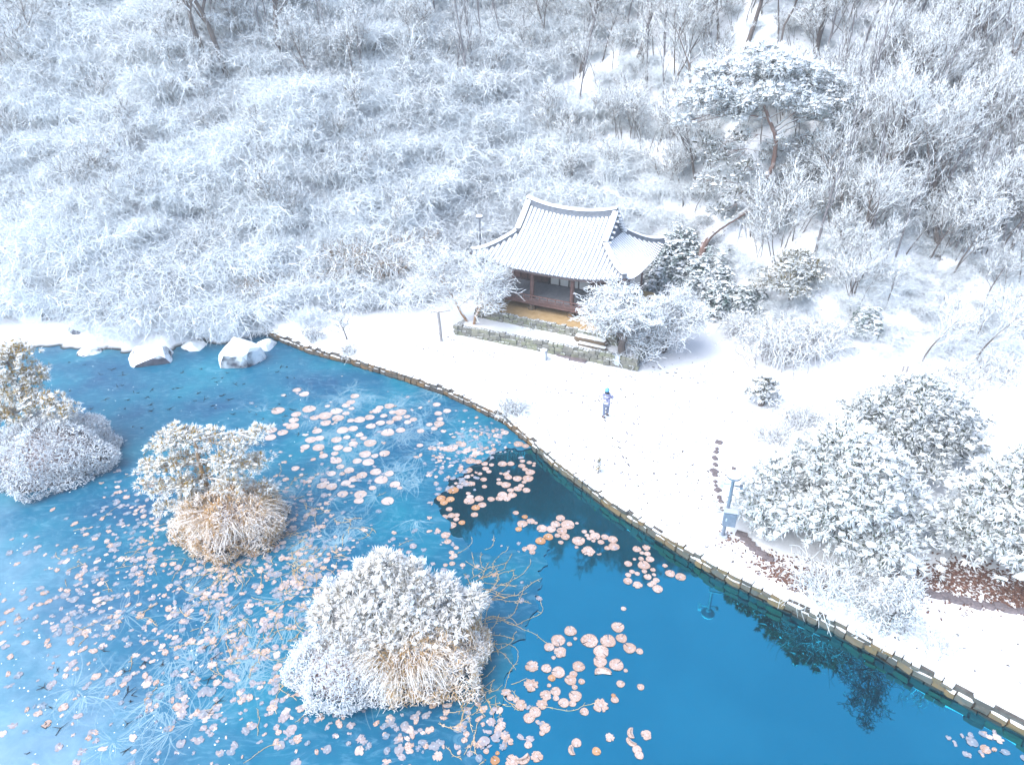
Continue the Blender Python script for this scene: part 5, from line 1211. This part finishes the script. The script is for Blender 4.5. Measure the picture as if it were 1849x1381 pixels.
ZB = '577,157,32 625,170,24 518,148,9 258,270,32 308,275,24 352,285,22 358,318,22 398,293,17 235,328,34 470,287,30 526,285,24 604,267,18 650,277,18 683,283,12 600,300,24 622,322,20 655,342,32 680,298,12 495,355,22 460,350,12 510,375,26 445,390,14 570,385,30 640,384,35 450,415,20 493,426,32 615,408,16 595,432,20 572,453,28 630,462,26 525,462,22 470,492,32 535,495,30 500,518,26 450,517,26 395,522,24 248,533,36 315,518,30 336,560,27 292,578,28o 284,625,24 140,462,36o 262,418,28t 345,390,22 350,438,18 320,352,16 268,362,11 380,338,18 122,523,28o 80,545,26o 60,515,30o 130,630,24 165,628,20 85,640,22 162,655,20 200,678,22o 130,695,32 115,588,22 90,765,32t 105,808,24 162,850,17 130,880,18 133,915,18 90,965,16 135,955,20 205,965,18 560,613,20 603,687,34 660,668,28t 620,640,20o 578,722,22o 693,680,14 735,717,36 795,722,32 825,688,32 858,648,30 907,692,45 868,733,34 838,764,20 777,773,32o 725,800,34o 890,772,30 860,810,18 625,855,24 665,848,32 670,880,20 968,682,12 978,800,42 965,842,13 1017,738,18 1068,738,17 1035,762,16 1050,782,18 1090,768,34 1155,775,26 1128,808,22 1078,800,14 1207,790,32 1170,848,20 1215,838,36 1045,868,46t 1115,885,16f 1368,855,28 1430,845,28t 1402,880,16 1438,885,22 1455,922,28 1396,918,18 1352,922,12 1310,953,26 1415,962,40 1475,993,18 1335,1005,18 1310,1027,20 1370,1018,18 1418,1003,18 1440,1040,26 1482,1025,14 1497,1062,22 1478,1080,20 1458,1092,20 1308,1068,30 1372,1093,32t 1507,1120,34 1590,1018,32 1660,1040,34 1555,965,18t'
ZC = '240,215,30 195,190,26 110,222,14 75,318,40 270,308,40 385,290,16 555,228,27 530,265,26 500,285,25 535,305,18 190,342,30 440,322,36 370,350,42 305,362,28 450,365,36 500,335,22 175,378,30 125,405,18 168,415,38 105,455,32 35,440,34 30,485,34 320,445,30 375,395,32 530,380,22 585,375,34 647,360,30 770,290,30 710,300,24 690,320,28 840,328,36 790,328,22 735,350,22 880,355,20 820,365,30 920,373,22 885,390,22 655,415,30 715,395,28 775,390,24 760,455,40 840,440,28 545,430,30 480,440,36 585,470,24 505,485,22 440,500,32 335,490,28 280,500,34 245,545,28 330,548,36 360,600,26 450,550,30 430,585,22 510,560,28 545,525,28 650,520,38 610,490,20 620,590,36 680,600,22 740,585,32 640,640,36 570,632,28 440,630,34 465,667,24 185,678,24 410,710,26 520,690,30 600,720,32 685,700,34 770,710,28 550,745,30 500,770,30 720,750,40 665,800,22 805,778,32 835,800,16 760,882,38 580,880,30 480,838,32 350,785,30 410,792,34 270,760,18 590,840,38 1065,280,24 1130,320,24 1075,335,24 1085,370,20 1080,400,32 1020,405,20 1050,430,20 965,445,22 960,535,20 1170,545,30 1130,555,28 1225,530,26 1255,565,24 1310,585,26 1440,475,24 1490,455,24'
LOOK = {'r': 'round', 't': 'tattered', 'f': 'folded', 'o': 'rusty orange'}
rg = np.random.default_rng(51); PADXY = []; seen_lab = {}
for txt, ox, oy, sc_, zone in ((ZA, 860, 1080, 4.588, 'a'), (ZB, 780, 760, 3.698, 'b'), (ZC, 480, 650, 3.452, 'c')):
    for it in txt.split():
        st = it[-1] if it[-1] in 'tfo' else 'r'; x, y, r_ = [float(q) for q in it.rstrip('tfo').split(',')]
        px, py = ox + x / sc_, oy + y / sc_; w = at(px, py, PAD_W); rw = r_ / sc_ * depth_of(w) / FPX * 1.03
        on_ice = bool(inside(ICE_POLY, w[0], w[1])[0]); mk = 'pad_orange' if st == 'o' else ('pad_frost' if zone == 'c' else 'pad')
        ms = PADS[mk, 'r' if st == 'o' else st]
        zone_txt = {'a': 'floating on dark water right of the foreground island', 'c': 'frozen into the feathered ice in mid pond'}.get(zone) or (
            'floating off the wall near the lamp pole reflection' if px > 1120 else ('in the small raft on open blue water' if px > 1025 else ('over the dark tree reflection' if px > 845 else 'at the rusty edge of the ice')))
        size = 'small' if r_ / sc_ < 5.5 else ('large' if r_ / sc_ > 9 else '')
        lab = ' '.join(('%s %s %s lily pad %s' % (size, LOOK[st], {'c': 'frosted'}.get(zone, 'withered'), zone_txt)).split())
        o = link('lily_pad', ms[rg.integers(len(ms))], None, (w[0], w[1], (ICE_Z + .004 if on_ice else PAD_W) + rg.uniform(0, .006)), (0, 0, rg.uniform(0, 6.28)), (rw, rw, min(rw, .3)))
        tag(o, lab, 'lily pad', 'lily pads ' + zone_txt); PADXY.append((w[0], w[1], rw)); seen_lab.setdefault((zone, zone_txt), []).append((py, px, o, ' '.join(('%s %s' % (size, LOOK[st])).split())))
SHORT = {'floating on dark water right of the foreground island': 'right of foreground island', 'frozen into the feathered ice in mid pond': 'in mid pond ice', 'floating off the wall near the lamp pole reflection': 'near the lamp pole', 'in the small raft on open blue water': 'in the small blue raft', 'over the dark tree reflection': 'on the dark reflection', 'at the rusty edge of the ice': 'at rusty ice edge'}
for (zone, zt), T in seen_lab.items():
    T.sort(key=lambda t: t[0]); nrow = max(1, round(math.sqrt(len(T)))); n = len(T)
    for r_ in range(nrow):
        for i, (_, _, o, look) in enumerate(sorted(T[r_ * n // nrow:(r_ + 1) * n // nrow], key=lambda t: t[1])):
            o['label'] = '%s lily pad %s, %s row down, %s from left' % (look, SHORT[zt], NTH[r_], NTH[i])
# the rest of the pads, past counting: withered and half sunk in the ice
zones = [((520, 1020), (250, 60), 150), ((430, 1120), (120, 160), 170), ((560, 900), (70, 70), 60), ((280, 1130), (130, 110), 70), ((560, 1060), (60, 90), 60), ((870, 790), (45, 35), 60), ((820, 850), (35, 45), 50), ((480, 1290), (150, 70), 60), ((150, 1250), (150, 130), 60), ((120, 1080), (110, 90), 60), ((230, 1000), (90, 70), 60), ((740, 1330), (90, 40), 40), ((250, 920), (50, 60), 40), ((700, 760), (160, 60), 30), ((880, 1310), (40, 50), 25), ((1790, 1340), (50, 25), 14)]
mb, uvs = MB(), []
for (cx, cy), (sx_, sy_), n in zones:
    for _ in range(int(n * 1.9)):
        px, py = rg.normal(cx, sx_ * .8), rg.normal(cy, sy_ * .7); w = at(px, py, ICE_Z); on = bool(inside(ICE_POLY, w[0], w[1])[0])
        if float(pond_dist(w[0], w[1])[0][0]) > -.3: continue
        k = int(rg.integers(10, 26)); a = np.linspace(.05, 6.23, k); r_ = rg.uniform(.06, .19) * np.where(rg.random(k) < .3, rg.uniform(.6, .9, k), 1)
        el = rg.uniform(.55, 1); an = rg.uniform(0, 6.28); X, Y = np.cos(a) * r_, np.sin(a) * r_ * el; z = (ICE_Z + .003 if on else PAD_W) + rg.uniform(0, .012) + .01 * np.sin(a * 3)
        V = np.stack([X * math.cos(an) - Y * math.sin(an) + w[0], X * math.sin(an) + Y * math.cos(an) + w[1], z + 0 * a], -1)
        V = np.concatenate([[[w[0], w[1], z.mean() + .004]], V])
        mb.add(V, [[0, 1 + i, 2 + i] for i in range(k - 1)], int(rg.choice([0, 1, 2, 2, 2])))
        uvs.append(np.concatenate([[[.5, .5]], np.stack([np.cos(a) * .5 + .5, np.sin(a) * .5 + .5], -1)]))
o = mb.build('lily_pad_litter', [M['pad'], M['pad_frost'], M['pad_dim']], None, np.concatenate(uvs)); tag(o, 'countless withered lily pads frozen into the ice between the islands', 'lily pads', kind='stuff')

# frost feathers radiating over the ice
A_, F_ = [], []; mb = MB(); rg = np.random.default_rng(61)
cent = [(rg.normal(700, 150), rg.normal(790, 70)) for _ in range(75)] + [(rg.normal(500, 150), rg.normal(1120, 120)) for _ in range(45)] + [(rg.uniform(520, 900), rg.uniform(690, 760)) for _ in range(8)] + [(rg.uniform(100, 500), rg.uniform(1150, 1350)) for _ in range(8)]
for (px, py) in cent:
    w = at(px, py, ICE_Z)
    if not inside(ICE_POLY, w[0], w[1])[0]: continue
    n = int(rg.integers(16, 34)); a0 = rg.uniform(0, 6.28); span = rg.uniform(2.5, 6.28)
    for k in range(n):
        a = a0 + span * k / n + rg.normal(0, .06); Ln = rg.uniform(.5, 1.7); cv = rg.normal(0, .5) + .35 * math.sin(a * 2); wd = rg.uniform(.007, .02); s = np.linspace(.12, 1, 8)
        ang = a + cv * s; r_ = Ln * s
        C = np.stack([w[0] + np.cos(ang) * r_, w[1] + np.sin(ang) * r_], -1); T = norm(np.gradient(C, axis=0)); Nn = np.stack([-T[:, 1], T[:, 0]], -1) * (wd * (1.2 - .8 * s) * np.minimum(1, s * 4))[:, None]
        if not inside(ICE_POLY, C[-1:, 0], C[-1:, 1])[0]: continue
        z = np.full((8, 1), ICE_Z + .002 + .0004 * (k % 4)); V = np.concatenate([np.concatenate([C + Nn, z], 1), np.concatenate([C - Nn, z], 1)])
        mb.add(V, [[i, i + 1, 9 + i, 8 + i] for i in range(7)])
o = mb.build('frost_feathers', M['frost']); tag(o, 'white feathery frost lines fanning across the blue ice', 'frost', kind='stuff')
# floating stems
def strands(name, starts, mk, rr, label, seed, hook=.06):
    rg = np.random.default_rng(seed); mb = MB()
    for (px, py, ang, Ln) in starts:
        w = at(px, py, ICE_Z)[:2]; n = int(Ln / .1); a = ang; P = [w]
        for i in range(n): a += rg.normal(0, .22); P.append(P[-1] + .1 * np.array([math.cos(a), math.sin(a)]))
        P = np.array(P); Z = np.array([ICE_Z + .012 if q else PAD_W for q in inside(ICE_POLY, P[:, 0], P[:, 1])])
        d, _ = pond_dist(P[:, 0], P[:, 1])
        P3 = np.concatenate([P, Z[:, None]], 1); ok = (d[:-1] < -.1)
        prisms(mb, P3[:-1][ok], P3[1:][ok], rr, rr, 0, 3, seed)
        k = np.nonzero(ok & (rg.random(n) < .55))[0]
        dh = np.stack([rg.normal(0, hook, len(k)), rg.normal(0, hook, len(k)), np.abs(rg.normal(0, .02, len(k)))], -1)
        prisms(mb, P3[k], P3[k] + dh, rr * 1.3, rr * .6, 0, 3, seed + 1)
    o = mb.build(name, M[mk]); tag(o, label, 'stems', kind='stuff')
rg = np.random.default_rng(71)
st = [(rg.uniform(840, 880), rg.uniform(1040, 1190), rg.normal(.55, .25), rg.uniform(1.5, 3.6)) for _ in range(26)] + [(rg.normal(850, 18), rg.uniform(950, 1040), rg.normal(-1.3, .3), rg.uniform(.8, 1.6)) for _ in range(6)]
st += [(rg.normal(420, 40), rg.normal(1025, 12), rg.normal(-1.6, .5), rg.uniform(.8, 2.2)) for _ in range(16)] + [(rg.normal(540, 90), rg.normal(1010, 70), rg.uniform(0, 6.28), rg.uniform(.4, 1.4)) for _ in range(120)] + [(rg.normal(480, 90), rg.normal(1160, 80), rg.uniform(0, 6.28), rg.uniform(.4, 1.3)) for _ in range(70)] + [(rg.normal(260, 90), rg.normal(1060, 80), rg.uniform(0, 6.28), rg.uniform(.3, 1.0)) for _ in range(40)] + [(rg.normal(850, 40), rg.normal(1270, 50), rg.uniform(0, 6.28), rg.uniform(.3, 1.0)) for _ in range(60)] + [(925, 1245, -1.0, 3.4), (505, 860, 2.0, 1.2), (230, 860, 1.0, 1.5)]
strands('floating_stems', st, 'straw', .009, 'dry straw coloured water plant stems tangled on the ice and water', 81)
# fallen twigs on the ice
mb = MB()
for _ in range(95):
    px, py = (rg.uniform(120, 560), rg.uniform(655, 790)) if rg.random() < .7 else (rg.uniform(20, 400), rg.uniform(1150, 1370)); w = at(px, py, ICE_Z)
    if not inside(ICE_POLY, w[0], w[1])[0]: continue
    s = rg.uniform(.08, .32); k = int(rg.integers(2, 6)); a = rg.uniform(0, 6.28, k); C = np.tile(np.array([w[0], w[1], ICE_Z + .02]), (k, 1))
    prisms(mb, C, C + np.stack([np.cos(a) * s, np.sin(a) * s, rg.uniform(-.01, .06, k)], -1), .014, .006, 0, 3, 5)
o = mb.build('fallen_twigs', M['twig_dark']); tag(o, 'scattered small dark twigs lying on the far blue ice', 'twigs', kind='stuff')
mb = MB(); C = []
for _ in range(260):
    px, py = (rg.uniform(60, 560), rg.uniform(650, 840)) if rg.random() < .5 else (rg.uniform(0, 420), rg.uniform(960, 1381)); w = at(px, py, ICE_Z)
    if inside(ICE_POLY, w[0], w[1])[0]: C.append((w[0], w[1], ICE_Z + .004))
C = np.array(C); s = rg.uniform(.01, .03, len(C)); blobs(mb, C, np.stack([s, s * 1.4, s * .3], -1), 0, 6, .3); o = mb.build('snow_crumbs', M['snow']); tag(o, 'sprinkled crumbs of snow on the blue ice', 'snow', kind='stuff')

# ------------------------------------------------------------------ leaf litter and footprints on the snow
def scatter_leaves(name, spots, mk, label, seed, smin=.03, smax=.08, lift_=.012):
    rg = np.random.default_rng(seed); P = []
    for (cx, cy, sx_, sy_, n) in spots:
        for _ in range(n):
            P.append((rg.normal(cx, sx_), rg.normal(cy, sy_)))
    P = np.array(P); W = np.array([at(x, y, .3)[:2] for x, y in P]); d, _ = pond_dist(W[:, 0], W[:, 1]); W = W[d > .3]; n = len(W)
    Z = G(W[:, 0], W[:, 1]); a = rg.uniform(0, 6.28, n); l = rg.uniform(smin, smax, n); t = rg.normal(0, .3, (n, 2))
    u = np.stack([np.cos(a) * l, np.sin(a) * l, t[:, 0] * l], -1); v = np.stack([-np.sin(a) * l * .5, np.cos(a) * l * .5, t[:, 1] * l * .5], -1); C = np.stack([W[:, 0], W[:, 1], Z + lift_ + .01], -1)
    mb = MB().add(np.stack([C - u, C - v, C + u, C + v], 1).reshape(-1, 3), np.arange(n * 4).reshape(-1, 4)); o = mb.build(name, M[mk]); tag(o, label, 'leaves', kind='stuff')
scatter_leaves('leaf_litter_dark', [(950, 785, 22, 18, 90), (985, 820, 30, 25, 70), (1030, 830, 40, 40, 70), (1120, 830, 80, 60, 260), (1150, 740, 120, 50, 300), (1060, 690, 120, 40, 240), (850, 660, 90, 35, 120), (1250, 780, 60, 60, 120), (760, 620, 60, 30, 60), (1200, 940, 60, 40, 60), (1180, 690, 100, 30, 70), (1270, 900, 30, 60, 60), (1650, 1180, 120, 50, 60), (1330, 1010, 40, 25, 60)], 'litter_dark', 'sparse dark fallen leaves sprinkled over the white lawn', 91, .03, .09)
scatter_leaves('leaf_litter_brown', [(1720, 1040, 50, 16, 900), (1800, 1062, 50, 18, 900), (1660, 1035, 30, 16, 220), (1430, 1030, 35, 16, 450), (1480, 1045, 40, 14, 450), (1390, 1005, 20, 12, 150), (1320, 965, 14, 10, 60), (1850, 1080, 30, 12, 600)], 'litter', 'brown fallen leaf bed under the pines at the right bank', 92, .04, .1)
mb = MB(); rg = np.random.default_rng(93)
for (x0, y0, x1, y1, n) in [(808, 612, 905, 655, 14), (745, 622, 830, 655, 12), (835, 620, 900, 645, 9), (1000, 700, 1093, 730, 9), (1093, 765, 1140, 850, 10), (1010, 640, 1090, 700, 9), (1140, 650, 1300, 705, 12)]:
    for k in range(n):
        w = hit(x0 + (x1 - x0) * k / n + rg.normal(0, 1.5), y0 + (y1 - y0) * k / n + (2 if k % 2 else -2)); a = math.atan2(-(y1 - y0) * 2, x1 - x0) + rg.normal(0, .2); s = rg.uniform(.07, .13)
        t = np.linspace(0, 6.2832, 9)[:-1]; V = np.stack([w[0] + np.cos(t) * s * math.cos(a) - np.sin(t) * s * .4 * math.sin(a), w[1] + np.cos(t) * s * math.sin(a) + np.sin(t) * s * .4 * math.cos(a), np.full(8, w[2] + .02)], -1)
        mb.add(V, [list(range(8))])
o = mb.build('footprints', M['litter_dark']); tag(o, 'trails of dark footprints trodden through the snow on the lawn', 'footprints', kind='stuff')

# ------------------------------------------------------------------ winter haze
mb = MB(); box(mb, (0, 60, 42), (262, 184, 92)); hz = mb.build('haze', None)
hm = bpy.data.materials.new('haze'); hm.use_nodes = True; hn = hm.node_tree.nodes; hn.remove(hn['Principled BSDF'])
pv = hn.new('ShaderNodeVolumePrincipled'); pv.inputs['Color'].default_value = rgb((0.93, 0.97, 1.0)); pv.inputs['Density'].default_value = 0.0022; pv.inputs['Anisotropy'].default_value = 0.2
hm.node_tree.links.new(pv.outputs[0], hn['Material Output'].inputs['Volume']); hz.data.materials.clear(); hz.data.materials.append(hm)
tag(hz, 'thin pale winter haze over the pond and hillside', 'haze', kind='stuff')
#@@END
